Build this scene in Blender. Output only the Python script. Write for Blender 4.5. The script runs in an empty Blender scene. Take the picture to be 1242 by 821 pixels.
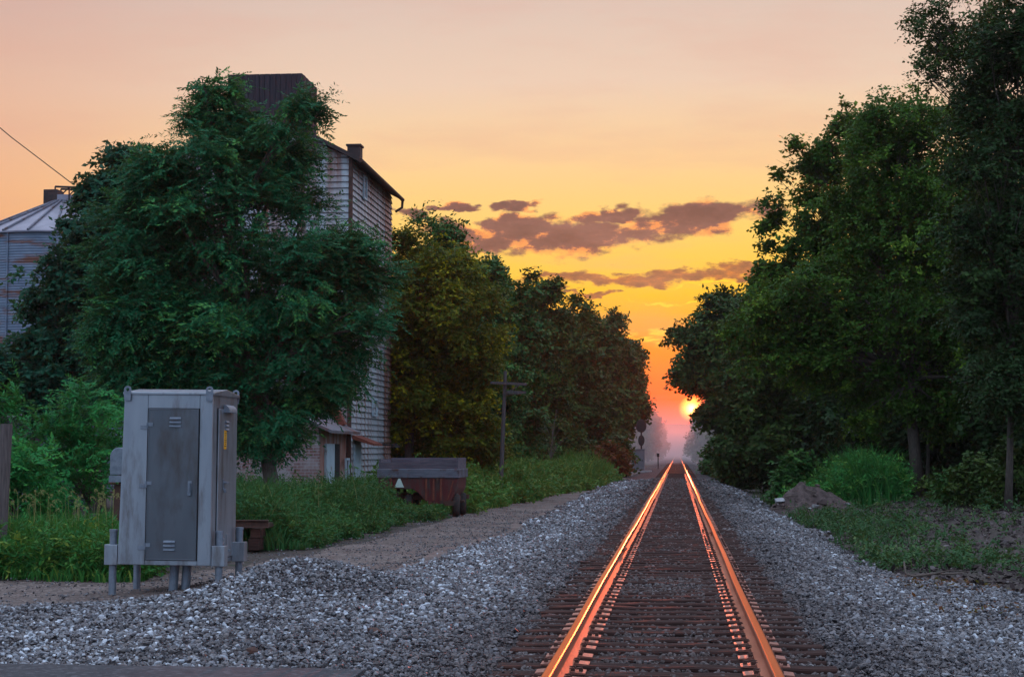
import bpy, bmesh, math, random
import numpy as np
from mathutils import Vector, Matrix

random.seed(7)
C = bpy.context.scene
COL = C.collection
R = math.radians

# ------------------------------------------------------------------ camera
F = 2100.0                     # focal length in photo pixels (1242 wide)
CAM = np.array([0.110, 0.0, 1.75])
PITCH = math.atan(137.5 / F)
YAW = math.atan(201.0 / F * math.cos(PITCH))
cam_d = bpy.data.cameras.new('camera')
cam = bpy.data.objects.new('camera', cam_d)
COL.objects.link(cam)
cam.location = CAM
cam.rotation_euler = (R(90) + PITCH, 0, YAW)
cam_d.sensor_width = 36.0
cam_d.lens = F / 1242.0 * 36.0
cam_d.clip_start = 0.1
cam_d.clip_end = 6000
C.camera = cam
_r = np.array([math.cos(YAW), math.sin(YAW), 0])
_f = np.array([-math.sin(YAW) * math.cos(PITCH), math.cos(YAW) * math.cos(PITCH), math.sin(PITCH)])
_u = np.cross(_r, _f)


def ray(px, py):
    return _r * ((px - 621.0) / F) + _u * ((410.5 - py) / F) + _f


def at(px, py, Y):             # point of the place seen at a photo pixel, at distance Y along the track
    d = ray(px, py)
    return CAM + d * (Y / d[1])


def m_px(Y):                   # metres per photo pixel at distance Y
    return Y / F


# ------------------------------------------------------------------ mesh helpers
class MB:
    def __init__(s):
        s.v, s.f, s.m = [], [], []
        s.cur = 0

    def add(s, verts, faces):
        o = len(s.v)
        s.v.extend([tuple(map(float, q)) for q in verts])
        for f in faces:
            s.f.append([i + o for i in f])
            s.m.append(s.cur)

    def box(s, c, d, rz=0.0, rx=0.0, ry=0.0):
        M = Matrix.Rotation(rz, 3, 'Z') @ Matrix.Rotation(ry, 3, 'Y') @ Matrix.Rotation(rx, 3, 'X')
        vs = []
        for z in (-1, 1):
            for x, y in ((-1, -1), (1, -1), (1, 1), (-1, 1)):
                p = M @ Vector((x * d[0] / 2, y * d[1] / 2, z * d[2] / 2))
                vs.append((p.x + c[0], p.y + c[1], p.z + c[2]))
        s.add(vs, [(3, 2, 1, 0), (4, 5, 6, 7), (0, 1, 5, 4), (1, 2, 6, 5), (2, 3, 7, 6), (3, 0, 4, 7)])

    def tube(s, pts, rad, n=8, caps=True):
        pts = [Vector(p) for p in pts]
        if not isinstance(rad, (list, tuple, np.ndarray)):
            rad = [rad] * len(pts)
        vs, fs = [], []
        t0 = (pts[1] - pts[0]).normalized()
        a = t0.orthogonal().normalized()
        for i, p in enumerate(pts):
            if i == 0:
                t = (pts[1] - p)
            elif i == len(pts) - 1:
                t = (p - pts[i - 1])
            else:
                t = (pts[i + 1] - pts[i - 1])
            t.normalize()
            a = (a - t * a.dot(t)).normalized()
            b = t.cross(a)
            for k in range(n):
                w = 2 * math.pi * k / n
                q = p + (a * math.cos(w) + b * math.sin(w)) * float(rad[i])
                vs.append(q)
        for i in range(len(pts) - 1):
            for k in range(n):
                k2 = (k + 1) % n
                fs.append((i * n + k, i * n + k2, (i + 1) * n + k2, (i + 1) * n + k))
        if caps:
            fs.append(tuple(reversed(range(n))))
            fs.append(tuple((len(pts) - 1) * n + k for k in range(n)))
        s.add(vs, fs)

    def prism(s, poly, axis, a, b):     # polygon in the plane across an axis, extruded from a to b
        n = len(poly)
        vs = []
        for w in (a, b):
            for p, q in poly:
                vs.append({'x': (w, p, q), 'y': (p, w, q), 'z': (p, q, w)}[axis])
        fs = [tuple(reversed(range(n))), tuple(range(n, 2 * n))]
        for i in range(n):
            j = (i + 1) % n
            fs.append((i, j, n + j, n + i))
        s.add(vs, fs)

    def lathe(s, prof, c=(0, 0, 0), n=48, caps=False):
        vs, fs = [], []
        for r, z in prof:
            for k in range(n):
                w = 2 * math.pi * k / n
                vs.append((c[0] + r * math.cos(w), c[1] + r * math.sin(w), c[2] + z))
        for i in range(len(prof) - 1):
            for k in range(n):
                k2 = (k + 1) % n
                fs.append((i * n + k, i * n + k2, (i + 1) * n + k2, (i + 1) * n + k))
        if caps:
            fs.append(tuple(reversed(range(n))))
            fs.append(tuple((len(prof) - 1) * n + k for k in range(n)))
        s.add(vs, fs)

    def mesh(s, name, mats, smooth=False, recalc=True):
        me = bpy.data.meshes.new(name)
        me.from_pydata(s.v, [], s.f)
        for m in (mats if isinstance(mats, (list, tuple)) else [mats]):
            me.materials.append(m)
        me.polygons.foreach_set('material_index', s.m)
        if recalc:
            bm = bmesh.new(); bm.from_mesh(me)
            bmesh.ops.recalc_face_normals(bm, faces=bm.faces)
            bm.to_mesh(me); bm.free()
        me.polygons.foreach_set('use_smooth', [smooth] * len(me.polygons))
        me.update()
        return me

    def build(s, name, mats, parent=None, smooth=False, loc=None, bevel=0.0, recalc=True):
        o = bpy.data.objects.new(name, s.mesh(name, mats, smooth, recalc))
        COL.objects.link(o)
        if parent is not None:
            o.parent = parent
        if loc is not None:
            o.location = loc
        if bevel:
            b = o.modifiers.new('bevel', 'BEVEL'); b.width = bevel; b.segments = 2
            b.limit_method = 'ANGLE'; b.angle_limit = R(40)
        return o


def np_mesh(name, V, Fa, mat, tint=None, smooth=False):
    V = np.ascontiguousarray(V, np.float32); Fa = np.ascontiguousarray(Fa, np.int32)
    k = Fa.shape[1]
    me = bpy.data.meshes.new(name)
    me.vertices.add(len(V)); me.vertices.foreach_set('co', V.ravel())
    me.loops.add(Fa.size); me.loops.foreach_set('vertex_index', Fa.ravel())
    me.polygons.add(len(Fa))
    me.polygons.foreach_set('loop_start', np.arange(0, Fa.size, k, dtype=np.int32))
    me.polygons.foreach_set('loop_total', np.full(len(Fa), k, np.int32))
    if tint is not None:
        a = me.attributes.new('tint', 'FLOAT', 'POINT')
        a.data.foreach_set('value', np.ascontiguousarray(tint, np.float32))
    me.materials.append(mat)
    me.update(calc_edges=True)
    me.polygons.foreach_set('use_smooth', np.full(len(Fa), smooth, bool))
    return me


def link(name, me, parent=None, loc=None):
    o = bpy.data.objects.new(name, me); COL.objects.link(o)
    if parent is not None:
        o.parent = parent
    if loc is not None:
        o.location = loc
    return o


def tag(o, label, cat, group=None, kind=None):
    if label: o['label'] = label
    if cat: o['category'] = cat
    if group: o['group'] = group
    if kind: o['kind'] = kind
    return o


def empty(name, loc, label, cat, group=None, rz=0.0):
    o = bpy.data.objects.new(name, None); COL.objects.link(o)
    o.location = loc; o.rotation_euler = (0, 0, rz); o.empty_display_size = 0.3
    return tag(o, label, cat, group)


def setting(o, kind='structure'):
    o['kind'] = kind
    return o


# ------------------------------------------------------------------ materials
def s2l(c):
    return tuple((v / 255 / 12.92 if v / 255 <= 0.04045 else ((v / 255 + 0.055) / 1.055) ** 2.4) for v in c) + (1.0,)


class NT:
    def __init__(s, tree):
        s.t = tree; s.n = tree.nodes; s.l = tree.links

    def new(s, typ, **kw):
        n = s.n.new(typ)
        for k, v in kw.items():
            setattr(n, k, v)
        return n

    def set(s, sock, v):
        if isinstance(v, bpy.types.NodeSocket):
            s.l.new(v, sock)
        else:
            sock.default_value = v

    def math(s, op, a, b=None, c=None, clamp=False):
        n = s.new('ShaderNodeMath', operation=op, use_clamp=clamp)
        s.set(n.inputs[0], a)
        if b is not None: s.set(n.inputs[1], b)
        if c is not None: s.set(n.inputs[2], c)
        return n.outputs[0]

    def mix(s, f, a, b, blend='MIX'):
        n = s.new('ShaderNodeMix', data_type='RGBA', blend_type=blend)
        s.set(n.inputs[0], f); s.set(n.inputs[6], a); s.set(n.inputs[7], b)
        return n.outputs[2]

    def ramp(s, f, stops, interp='LINEAR'):
        n = s.new('ShaderNodeValToRGB')
        cr = n.color_ramp; cr.interpolation = interp
        while len(cr.elements) < len(stops): cr.elements.new(0.5)
        for e, (p, c) in zip(cr.elements, stops):
            e.position = p
            e.color = c if isinstance(c, (tuple, list)) else (c, c, c, 1)
        s.set(n.inputs[0], f)
        return n.outputs[0]

    def noise(s, vec, scale, detail=4, rough=0.55, dim='3D'):
        n = s.new('ShaderNodeTexNoise', noise_dimensions=dim)
        if vec is not None: s.set(n.inputs['Vector'], vec)
        n.inputs['Scale'].default_value = scale
        n.inputs['Detail'].default_value = detail
        n.inputs['Roughness'].default_value = rough
        return n.outputs[0]

    def vmap(s, vec, scale=(1, 1, 1), loc=(0, 0, 0), rot=(0, 0, 0)):
        n = s.new('ShaderNodeMapping')
        s.set(n.inputs[0], vec)
        n.inputs[1].default_value = loc; n.inputs[2].default_value = rot; n.inputs[3].default_value = scale
        return n.outputs[0]


def g(c, a=1.0):
    return (c[0], c[1], c[2], a)


def mat_base(name):
    m = bpy.data.materials.new(name); m.use_nodes = True
    nt = NT(m.node_tree); nt.n.clear()
    out = nt.new('ShaderNodeOutputMaterial'); p = nt.new('ShaderNodeBsdfPrincipled')
    nt.l.new(p.outputs[0], out.inputs[0])
    tc = nt.new('ShaderNodeTexCoord')
    return m, nt, p, tc.outputs['Object'], out


def surf(name, c1, c2, scale=4.0, rough=0.8, metal=0.0, stretch=(1, 1, 1), bump=0.0, bscale=20.0, c3=None, t3=(0.55, 0.65), s3=1.2,
         st3=(1, 1, 1), spec=0.4, detail=5, edge=None):
    """two-tone noise surface with an optional stain colour of its own shape, and bump"""
    m, nt, p, oc, out = mat_base(name)
    v = nt.vmap(oc, stretch)
    n = nt.noise(v, scale, detail)
    col = nt.mix(nt.ramp(n, [(0.3, 0.0), (0.7, 1.0)]), g(c1), g(c2))
    if c3 is not None:
        n3 = nt.noise(nt.vmap(oc, st3, (3.1, 1.7, 0.3)), s3, 6, 0.65)
        col = nt.mix(nt.ramp(n3, [(t3[0], 0.0), (t3[1], 1.0)]), col, g(c3))
    nt.set(p.inputs['Base Color'], col)
    if edge: p.inputs['Specular Tint'].default_value = g(edge)
    p.inputs['Roughness'].default_value = rough
    p.inputs['Metallic'].default_value = metal
    p.inputs['Specular IOR Level'].default_value = spec
    if bump:
        b = nt.new('ShaderNodeBump'); b.inputs['Strength'].default_value = bump; b.inputs['Distance'].default_value = 0.02
        nt.set(b.inputs['Height'], nt.noise(v, bscale, 4)); nt.l.new(b.outputs[0], p.inputs['Normal'])
    return m


def leaf_mat(name, c1, c2, c3=None, trans=0.25, rough=0.55):
    m = bpy.data.materials.new(name); m.use_nodes = True
    nt = NT(m.node_tree); nt.n.clear()
    out = nt.new('ShaderNodeOutputMaterial')
    at_ = nt.new('ShaderNodeAttribute', attribute_name='tint')
    col = nt.ramp(at_.outputs['Fac'], [(0.0, g(c1)), (0.75, g(c2)), (1.0, g(c3 or c2))])
    p = nt.new('ShaderNodeBsdfPrincipled'); nt.set(p.inputs['Base Color'], col)
    p.inputs['Roughness'].default_value = rough; p.inputs['Specular IOR Level'].default_value = 0.10
    tr = nt.new('ShaderNodeBsdfTranslucent'); nt.set(tr.inputs[0], nt.mix(0.35, col, (0.25, 0.22, 0.02, 1)))
    mx = nt.new('ShaderNodeMixShader'); mx.inputs[0].default_value = trans
    nt.l.new(p.outputs[0], mx.inputs[1]); nt.l.new(tr.outputs[0], mx.inputs[2]); nt.l.new(mx.outputs[0], out.inputs[0])
    return m


M = {}
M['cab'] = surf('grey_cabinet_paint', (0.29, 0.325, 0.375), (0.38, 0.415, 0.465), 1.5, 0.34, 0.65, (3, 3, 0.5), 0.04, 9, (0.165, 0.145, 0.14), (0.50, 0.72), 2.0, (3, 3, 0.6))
M['cab_door'] = surf('grey_door_reflection', (0.115, 0.132, 0.155), (0.165, 0.182, 0.205), 1.2, 0.32, 0.65, (2, 2, 0.5), 0.04, 7, (0.10, 0.088, 0.085), (0.50, 0.72), 1.6, (2, 2, 0.7))  # cabinet grey made darker: the door's dim reflections put into the colour
M['galv'] = surf('galvanised_steel', (0.16, 0.19, 0.235), (0.25, 0.28, 0.33), 14, 0.5, 0.55, (1, 1, 1), 0.05, 40)
M['dark'] = surf('dark_gap', (0.012, 0.012, 0.014), (0.02, 0.02, 0.022), 8, 0.9)
M['amber'] = surf('amber_label', (0.75, 0.33, 0.015), (0.82, 0.40, 0.02), 6, 0.5)
M['ink'] = surf('label_ink', (0.03, 0.02, 0.02), (0.05, 0.03, 0.02), 6, 0.6)
M['rust_red'] = surf('red_rust', (0.13, 0.032, 0.024), (0.24, 0.066, 0.038), 6, 0.75, 0.1, (1, 1, 1), 0.2, 30)
M['rust_dark'] = surf('dark_rust', (0.055, 0.03, 0.025), (0.12, 0.055, 0.04), 7, 0.8, 0.1, (1, 1, 1), 0.25, 30)
M['plate'] = surf('rusty_plate', (0.30, 0.115, 0.085), (0.45, 0.19, 0.14), 18, 0.42, 0.35, (1, 1, 1), 0.15, 60)
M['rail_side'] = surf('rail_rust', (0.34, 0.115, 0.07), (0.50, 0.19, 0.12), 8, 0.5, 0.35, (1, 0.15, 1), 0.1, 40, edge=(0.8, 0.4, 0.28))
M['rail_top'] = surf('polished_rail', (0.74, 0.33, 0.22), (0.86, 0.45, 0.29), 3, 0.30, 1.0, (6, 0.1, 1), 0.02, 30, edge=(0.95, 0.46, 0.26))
M['tie'] = surf('creosoted_timber', (0.020, 0.012, 0.011), (0.078, 0.040, 0.034), 9, 0.75, 0.0, (0.25, 4, 4), 0.6, 9, (0.125, 0.052, 0.038), (0.52, 0.74), 1.1, (1, 3, 1), spec=0.08)
M['old_wood'] = surf('weathered_wood', (0.06, 0.047, 0.047), (0.15, 0.115, 0.11), 7, 0.85, 0.0, (6, 6, 0.4), 0.5, 12)
M['pole'] = surf('pole_wood', (0.05, 0.042, 0.044), (0.11, 0.09, 0.09), 5, 0.85, 0.0, (6, 6, 0.4), 0.4, 12)
M['glass_ins'] = surf('glass_insulator', (0.55, 0.62, 0.62), (0.7, 0.75, 0.75), 5, 0.2)
M['bark'] = surf('grey_bark', (0.055, 0.043, 0.036), (0.125, 0.10, 0.085), 8, 0.9, 0.0, (4, 4, 0.8), 0.6, 14)
M['pale_bark'] = surf('pale_bark', (0.085, 0.07, 0.06), (0.15, 0.125, 0.105), 8, 0.9, 0.0, (4, 4, 0.8), 0.4, 14)
M['black'] = surf('black_metal', (0.012, 0.012, 0.013), (0.025, 0.024, 0.025), 6, 0.6)
M['tyre'] = surf('rubber', (0.014, 0.013, 0.013), (0.035, 0.03, 0.028), 9, 0.85)
M['refl'] = surf('pale_reflector', (0.55, 0.66, 0.62), (0.66, 0.75, 0.70), 6, 0.35)
M['stick'] = surf('dead_wood', (0.085, 0.06, 0.05), (0.16, 0.12, 0.10), 9, 0.9)


def siding_mat():
    m, nt, p, oc, out = mat_base('weathered_white_siding')
    base = nt.mix(nt.noise(nt.vmap(oc, (2, 2, 9)), 1.4, 5), (0.30, 0.33, 0.37, 1), (0.52, 0.55, 0.58, 1))
    streak = nt.noise(nt.vmap(oc, (3.0, 3.0, 0.12), (1.3, 0.4, 2)), 1.0, 6, 0.62)
    rust = nt.ramp(streak, [(0.46, 0.0), (0.62, 0.95)])
    blot = nt.ramp(nt.noise(oc, 0.35, 4), [(0.36, 0.25), (0.58, 1.0)])
    rc = nt.mix(nt.noise(oc, 5.0, 3), (0.27, 0.075, 0.030, 1), (0.14, 0.045, 0.030, 1))
    nt.set(p.inputs['Base Color'], nt.mix(nt.math('MULTIPLY', rust, blot), base, rc))
    p.inputs['Roughness'].default_value = 0.6
    p.inputs['Metallic'].default_value = 0.15
    return m


M['siding'] = siding_mat()
M['siding_rust'] = surf('rusted_siding', (0.26, 0.075, 0.045), (0.40, 0.24, 0.20), 2.0, 0.65, 0.15, (2, 2, 0.3), 0.1, 20, (0.50, 0.48, 0.50), (0.52, 0.68), 1.5, (2, 2, 0.4))
M['roof_tin'] = surf('tin_roof', (0.16, 0.15, 0.17), (0.28, 0.26, 0.29), 3, 0.5, 0.4, (1, 1, 1), 0.1, 12, (0.22, 0.07, 0.045), (0.5, 0.65), 1.2)
M['trim'] = surf('dark_trim', (0.03, 0.024, 0.026), (0.065, 0.042, 0.04), 6, 0.8)
M['headhouse'] = surf('dark_board', (0.020, 0.015, 0.022), (0.055, 0.040, 0.052), 4, 0.85, 0.0, (5, 5, 0.25), 0.2, 9)
M['bin_wall'] = surf('galvanised_bin', (0.13, 0.175, 0.25), (0.21, 0.26, 0.34), 1.2, 0.55, 0.3, (1, 1, 2), 0.05, 9, (0.17, 0.07, 0.05), (0.53, 0.62), 0.7, (0.45, 0.45, 3.2))
M['bin_roof'] = surf('bin_roof_steel', (0.22, 0.21, 0.26), (0.33, 0.31, 0.37), 1.5, 0.38, 0.5)
M['door_blue'] = surf('pale_blue_paint', (0.35, 0.45, 0.52), (0.48, 0.56, 0.62), 3, 0.6, 0, (3, 3, 0.5), 0, 5, (0.25, 0.22, 0.20), (0.55, 0.7), 3)
M['wag_red'] = surf('wagon_red', (0.085, 0.014, 0.016), (0.155, 0.022, 0.022), 3, 0.5, 0.1, (2, 2, 0.5), 0.1, 20, (0.075, 0.045, 0.042), (0.44, 0.60), 2.2, (3, 3, 0.6))
M['wag_band'] = surf('wagon_bare_steel', (0.11, 0.115, 0.15), (0.19, 0.195, 0.24), 3, 0.55, 0.3, (1, 1, 4), 0.05, 10, (0.09, 0.05, 0.045), (0.50, 0.62), 3)
M['wag_wood'] = surf('wagon_board', (0.075, 0.062, 0.085), (0.15, 0.125, 0.15), 4, 0.85, 0, (0.5, 1, 5), 0.3, 14)
M['signal_grey'] = surf('signal_case_paint', (0.14, 0.145, 0.165), (0.19, 0.195, 0.22), 3, 0.5, 0.2)
M['mound'] = surf('dry_soil', (0.050, 0.035, 0.032), (0.150, 0.105, 0.098), 5, 0.95, 0, (1, 1, 1), 0.8, 14)
M['stone_pale'] = surf('pale_stone', (0.30, 0.29, 0.30), (0.45, 0.44, 0.45), 5, 0.85, 0, (1, 1, 1), 0.3, 20)


def brick_mat():
    m, nt, p, oc, out = mat_base('old_brick')
    sx = nt.new('ShaderNodeSeparateXYZ'); nt.set(sx.inputs[0], oc)
    cb = nt.new('ShaderNodeCombineXYZ')
    nt.set(cb.inputs[0], nt.math('ADD', sx.outputs[0], sx.outputs[1])); nt.set(cb.inputs[1], sx.outputs[2])
    b = nt.new('ShaderNodeTexBrick')
    nt.set(b.inputs['Vector'], cb.outputs[0])
    b.inputs['Color1'].default_value = (0.20, 0.085, 0.075, 1); b.inputs['Color2'].default_value = (0.30, 0.17, 0.16, 1)
    b.inputs['Mortar'].default_value = (0.33, 0.30, 0.31, 1)
    b.inputs['Scale'].default_value = 1.0; b.inputs['Brick Width'].default_value = 0.24; b.inputs['Row Height'].default_value = 0.09
    b.inputs['Mortar Size'].default_value = 0.010
    w = nt.ramp(nt.noise(oc, 1.6, 5), [(0.45, 0.0), (0.62, 1.0)])
    nt.set(p.inputs['Base Color'], nt.mix(nt.math('MULTIPLY', w, 0.6), b.outputs[0], (0.42, 0.40, 0.41, 1)))
    p.inputs['Roughness'].default_value = 0.9
    return m


M['brick'] = brick_mat()


def ground_mat(name, ca, cb_, cc, s1=0.5, s2=9.0, bump=0.6, tuft=None):
    m, nt, p, oc, out = mat_base(name)
    a = nt.noise(oc, s1, 6, 0.6); b = nt.noise(oc, s2, 6, 0.65)
    col = nt.mix(nt.ramp(a, [(0.35, 0.0), (0.65, 1.0)]), g(ca), g(cb_))
    col = nt.mix(nt.ramp(b, [(0.45, 0.0), (0.70, 0.85)]), col, g(cc))
    vo = nt.new('ShaderNodeTexVoronoi'); nt.set(vo.inputs['Vector'], oc); vo.inputs['Scale'].default_value = 28
    pb = nt.new('ShaderNodeSeparateColor'); nt.set(pb.inputs[0], vo.outputs['Color'])
    col = nt.mix(nt.ramp(pb.outputs[0], [(0.80, 0.0), (0.90, 0.55)]), col, g(tuple(min(1, v * 1.7) for v in cb_)))
    if tuft is not None:
        t = nt.ramp(nt.noise(oc, 1.3, 5, 0.6), [(0.54, 0.0), (0.66, 0.9)])
        col = nt.mix(t, col, g(tuft))
    nt.set(p.inputs['Base Color'], col)
    p.inputs['Roughness'].default_value = 0.95; p.inputs['Specular IOR Level'].default_value = 0.2
    bm_ = nt.new('ShaderNodeBump'); bm_.inputs['Strength'].default_value = bump; bm_.inputs['Distance'].default_value = 0.03
    h = nt.math('ADD', nt.math('MULTIPLY', nt.noise(oc, 22.0, 6, 0.7), 0.8), nt.math('MULTIPLY', vo.outputs['Distance'], -0.5))
    nt.set(bm_.inputs['Height'], h); nt.l.new(bm_.outputs[0], p.inputs['Normal'])
    return m


M['ground'] = ground_mat('soil_and_weeds', (0.060, 0.045, 0.042), (0.10, 0.076, 0.070), (0.045, 0.050, 0.030), tuft=(0.036, 0.048, 0.027))
M['lane'] = ground_mat('packed_dirt_lane', (0.120, 0.088, 0.078), (0.225, 0.175, 0.155), (0.065, 0.047, 0.042), 0.7, 7.0, 0.7)
M['asphalt'] = ground_mat('old_asphalt', (0.060, 0.058, 0.064), (0.085, 0.082, 0.088), (0.045, 0.044, 0.048), 0.8, 12.0, 0.5)
M['bed'] = ground_mat('ballast_fines', (0.035, 0.029, 0.030), (0.080, 0.070, 0.074), (0.014, 0.011, 0.012), 1.2, 14.0, 1.0)
M['hill'] = surf('far_wood', (0.03, 0.045, 0.025), (0.05, 0.065, 0.035), 0.05, 0.95)


def stone_mat(name, ramp, rough=0.8):
    m, nt, p, oc, out = mat_base(name)
    a = nt.new('ShaderNodeAttribute', attribute_name='tint')
    col = nt.ramp(a.outputs['Fac'], [(q, g(c)) for q, c in ramp])
    col = nt.mix(nt.ramp(nt.noise(oc, 34.0, 3), [(0.45, 0.0), (0.8, 0.30)]), col, (0.5, 0.50, 0.53, 1))
    sx = nt.new('ShaderNodeSeparateXYZ'); nt.set(sx.inputs[0], oc)
    near = nt.ramp(nt.math('DIVIDE', nt.math('ABSOLUTE', sx.outputs[0]), 4.0), [(0.22, 1.0), (0.68, 0.0)])   # rust and oil thrown off the rails
    pat = nt.ramp(nt.noise(oc, 0.9, 4), [(0.35, 0.25), (0.65, 1.0)])
    col = nt.mix(nt.math('MULTIPLY', nt.math('MULTIPLY', near, pat), 0.62), col, (0.075, 0.042, 0.034, 1))
    nt.set(p.inputs['Base Color'], col)
    p.inputs['Roughness'].default_value = rough
    return m


M['stones'] = stone_mat('crushed_stone', [(0.0, (0.020, 0.019, 0.025)), (0.16, (0.060, 0.045, 0.042)), (0.32, (0.080, 0.074, 0.084)), (0.45, (0.155, 0.128, 0.120)), (0.58, (0.165, 0.165, 0.185)), (0.72, (0.24, 0.225, 0.23)), (0.80, (0.34, 0.36, 0.40)), (1.0, (0.72, 0.75, 0.80))], 0.6)
M['stones_track'] = stone_mat('stained_track_stone', [(0.0, (0.020, 0.015, 0.015)), (0.5, (0.072, 0.052, 0.048)), (0.85, (0.16, 0.125, 0.12)), (1.0, (0.40, 0.38, 0.39))], 0.7)

L = {}
L['locust'] = leaf_mat('locust_leaf', (0.010, 0.095, 0.045), (0.022, 0.155, 0.062), (0.11, 0.33, 0.07))  # last tone paints light green highlights into the leaves
L['maple'] = leaf_mat('broad_dark_leaf', (0.010, 0.062, 0.038), (0.018, 0.100, 0.056), (0.035, 0.14, 0.065))
L['sumac'] = leaf_mat('sumac_leaf', (0.018, 0.17, 0.052), (0.038, 0.26, 0.066), (0.09, 0.36, 0.06), 0.3)
L['yellow'] = leaf_mat('yellowing_leaf', (0.030, 0.070, 0.016), (0.120, 0.140, 0.014), (0.42, 0.36, 0.012), 0.3)
L['mid'] = leaf_mat('mid_green_leaf', (0.022, 0.085, 0.024), (0.042, 0.125, 0.030), (0.080, 0.19, 0.036), 0.12)
L['dark'] = leaf_mat('dark_wood_leaf', (0.024, 0.054, 0.015), (0.044, 0.084, 0.018), (0.080, 0.125, 0.022), 0.12)
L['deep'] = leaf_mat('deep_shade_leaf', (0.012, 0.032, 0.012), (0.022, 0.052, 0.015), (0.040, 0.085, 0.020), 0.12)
L['olive'] = leaf_mat('olive_leaf', (0.022, 0.074, 0.013), (0.050, 0.125, 0.016), (0.15, 0.26, 0.024))  # last tone is a yellow-green highlight put into the leaf colour
L['red'] = leaf_mat('reddish_leaf', (0.09, 0.035, 0.018), (0.17, 0.055, 0.022), (0.10, 0.10, 0.02))
L['grass'] = leaf_mat('tall_grass_blade', (0.020, 0.125, 0.034), (0.048, 0.215, 0.042), (0.22, 0.30, 0.05), 0.3)
L['weed'] = leaf_mat('weed_blade', (0.040, 0.125, 0.030), (0.075, 0.20, 0.038), (0.20, 0.25, 0.055), 0.3)
L['weed_dim'] = leaf_mat('low_weed', (0.022, 0.095, 0.034), (0.040, 0.145, 0.040), (0.095, 0.18, 0.045), 0.3)
L['weed_low'] = leaf_mat('dull_weed', (0.028, 0.085, 0.034), (0.048, 0.125, 0.042), (0.12, 0.17, 0.055), 0.2)
L['bank'] = leaf_mat('bright_weed', (0.026, 0.16, 0.045), (0.060, 0.28, 0.060), (0.18, 0.38, 0.07), 0.3)
L['straw'] = leaf_mat('dry_straw', (0.26, 0.25, 0.09), (0.36, 0.33, 0.13), (0.44, 0.40, 0.18), 0.2)
L['litter'] = leaf_mat('leaf_litter', (0.030, 0.022, 0.022), (0.085, 0.060, 0.058), (0.20, 0.165, 0.165), 0.0, 0.8)

# ------------------------------------------------------------------ terrain
def sm(a, b, x):
    t = np.clip((np.asarray(x, float) - a) / (b - a), 0, 1)
    return t * t * (3 - 2 * t)


def hash_noise(x, y, s=1.0, seed=0):
    """smooth value noise in 0..1"""
    x = np.asarray(x, float) * s; y = np.asarray(y, float) * s
    xi = np.floor(x); yi = np.floor(y); fx = x - xi; fy = y - yi
    fx = fx * fx * (3 - 2 * fx); fy = fy * fy * (3 - 2 * fy)

    def h(a, b):
        v = np.sin(a * 127.1 + b * 311.7 + seed * 74.7) * 43758.5453
        return v - np.floor(v)
    return (h(xi, yi) * (1 - fx) + h(xi + 1, yi) * fx) * (1 - fy) + (h(xi, yi + 1) * (1 - fx) + h(xi + 1, yi + 1) * fx) * fy


def H(x, y):
    x = np.asarray(x, float); y = np.asarray(y, float)
    near = 1 - sm(22, 34, y)
    lw = 3.3 + 2.6 * near
    left = 0.10 * (1 - sm(1.8, lw, -x))
    left = left + 0.36 * np.exp(-((x + 4.65) / 1.05) ** 2 - ((y - 21.6) / 1.5) ** 2)
    left = left + 0.06 * np.exp(-((x + 4.2) / 1.3) ** 2 - ((y - 19) / 2.5) ** 2)
    low = -0.30 + 0.14 * near
    right = 0.10 + (low - 0.10) * sm(1.75, 3.7, x)
    right = right + (0.50 * sm(4.8, 8.5, x) + 0.5 * sm(9, 20, x)) * sm(24, 45, y)
    h = np.where(x < 0, left, right)
    rough = (hash_noise(x, y, 0.9, 1) - 0.5) * 0.07 + (hash_noise(x, y, 2.7, 2) - 0.5) * 0.04
    return h + rough * sm(2.2, 4.5, np.abs(x))


def Hs(x, y):
    return float(H(x, y))


def grid(xs, ys, zf):
    X, Y = np.meshgrid(xs, ys)
    V = np.stack([X, Y, zf(X, Y)], -1).reshape(-1, 3)
    nx = len(xs); ny = len(ys)
    i = np.arange((ny - 1) * nx).reshape(ny - 1, nx)[:, :-1].ravel()
    return V, np.stack([i, i + 1, i + 1 + nx, i + nx], 1)


# ground to the horizon: one sheet, fine near the track
gx = np.concatenate([[-2500, -900, -300, -120, -60, -40], np.arange(-30, -12, 1.0), np.arange(-12, 14, 0.25), np.arange(14, 34, 1.0), [45, 70, 120, 300, 900, 2500]])
gy = np.concatenate([[-300, -80, -30], np.arange(-10, 8, 2.0), np.arange(8, 60, 0.33), np.arange(60, 140, 2.0), [160, 200, 260, 340, 500, 800, 1400, 2800]])
V, Fc = grid(gx, gy, lambda x, y: H(x, y) - 0.05 - 0.03 * (np.abs(x) < 3.0))
setting(link('ground', np_mesh('ground', V, Fc, M['ground'], smooth=True)))


def edge_sheet(name, ys, x0f, x1f, nx, mat, lift):
    """a strip between two wandering edges that follows the terrain"""
    T = np.linspace(0, 1, nx)
    X = np.array([x0f(y) + (x1f(y) - x0f(y)) * T for y in ys]); Y = np.repeat(np.asarray(ys)[:, None], nx, 1)
    Z = H(X, Y) + lift
    Z[:, 0] -= 0.06; Z[:, -1] -= 0.06
    V = np.stack([X, Y, Z], -1).reshape(-1, 3)
    i = np.arange((len(ys) - 1) * nx).reshape(len(ys) - 1, nx)[:, :-1].ravel()
    return setting(link(name, np_mesh(name, V, np.stack([i, i + 1, i + 1 + nx, i + nx], 1), mat, smooth=True)))


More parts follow.
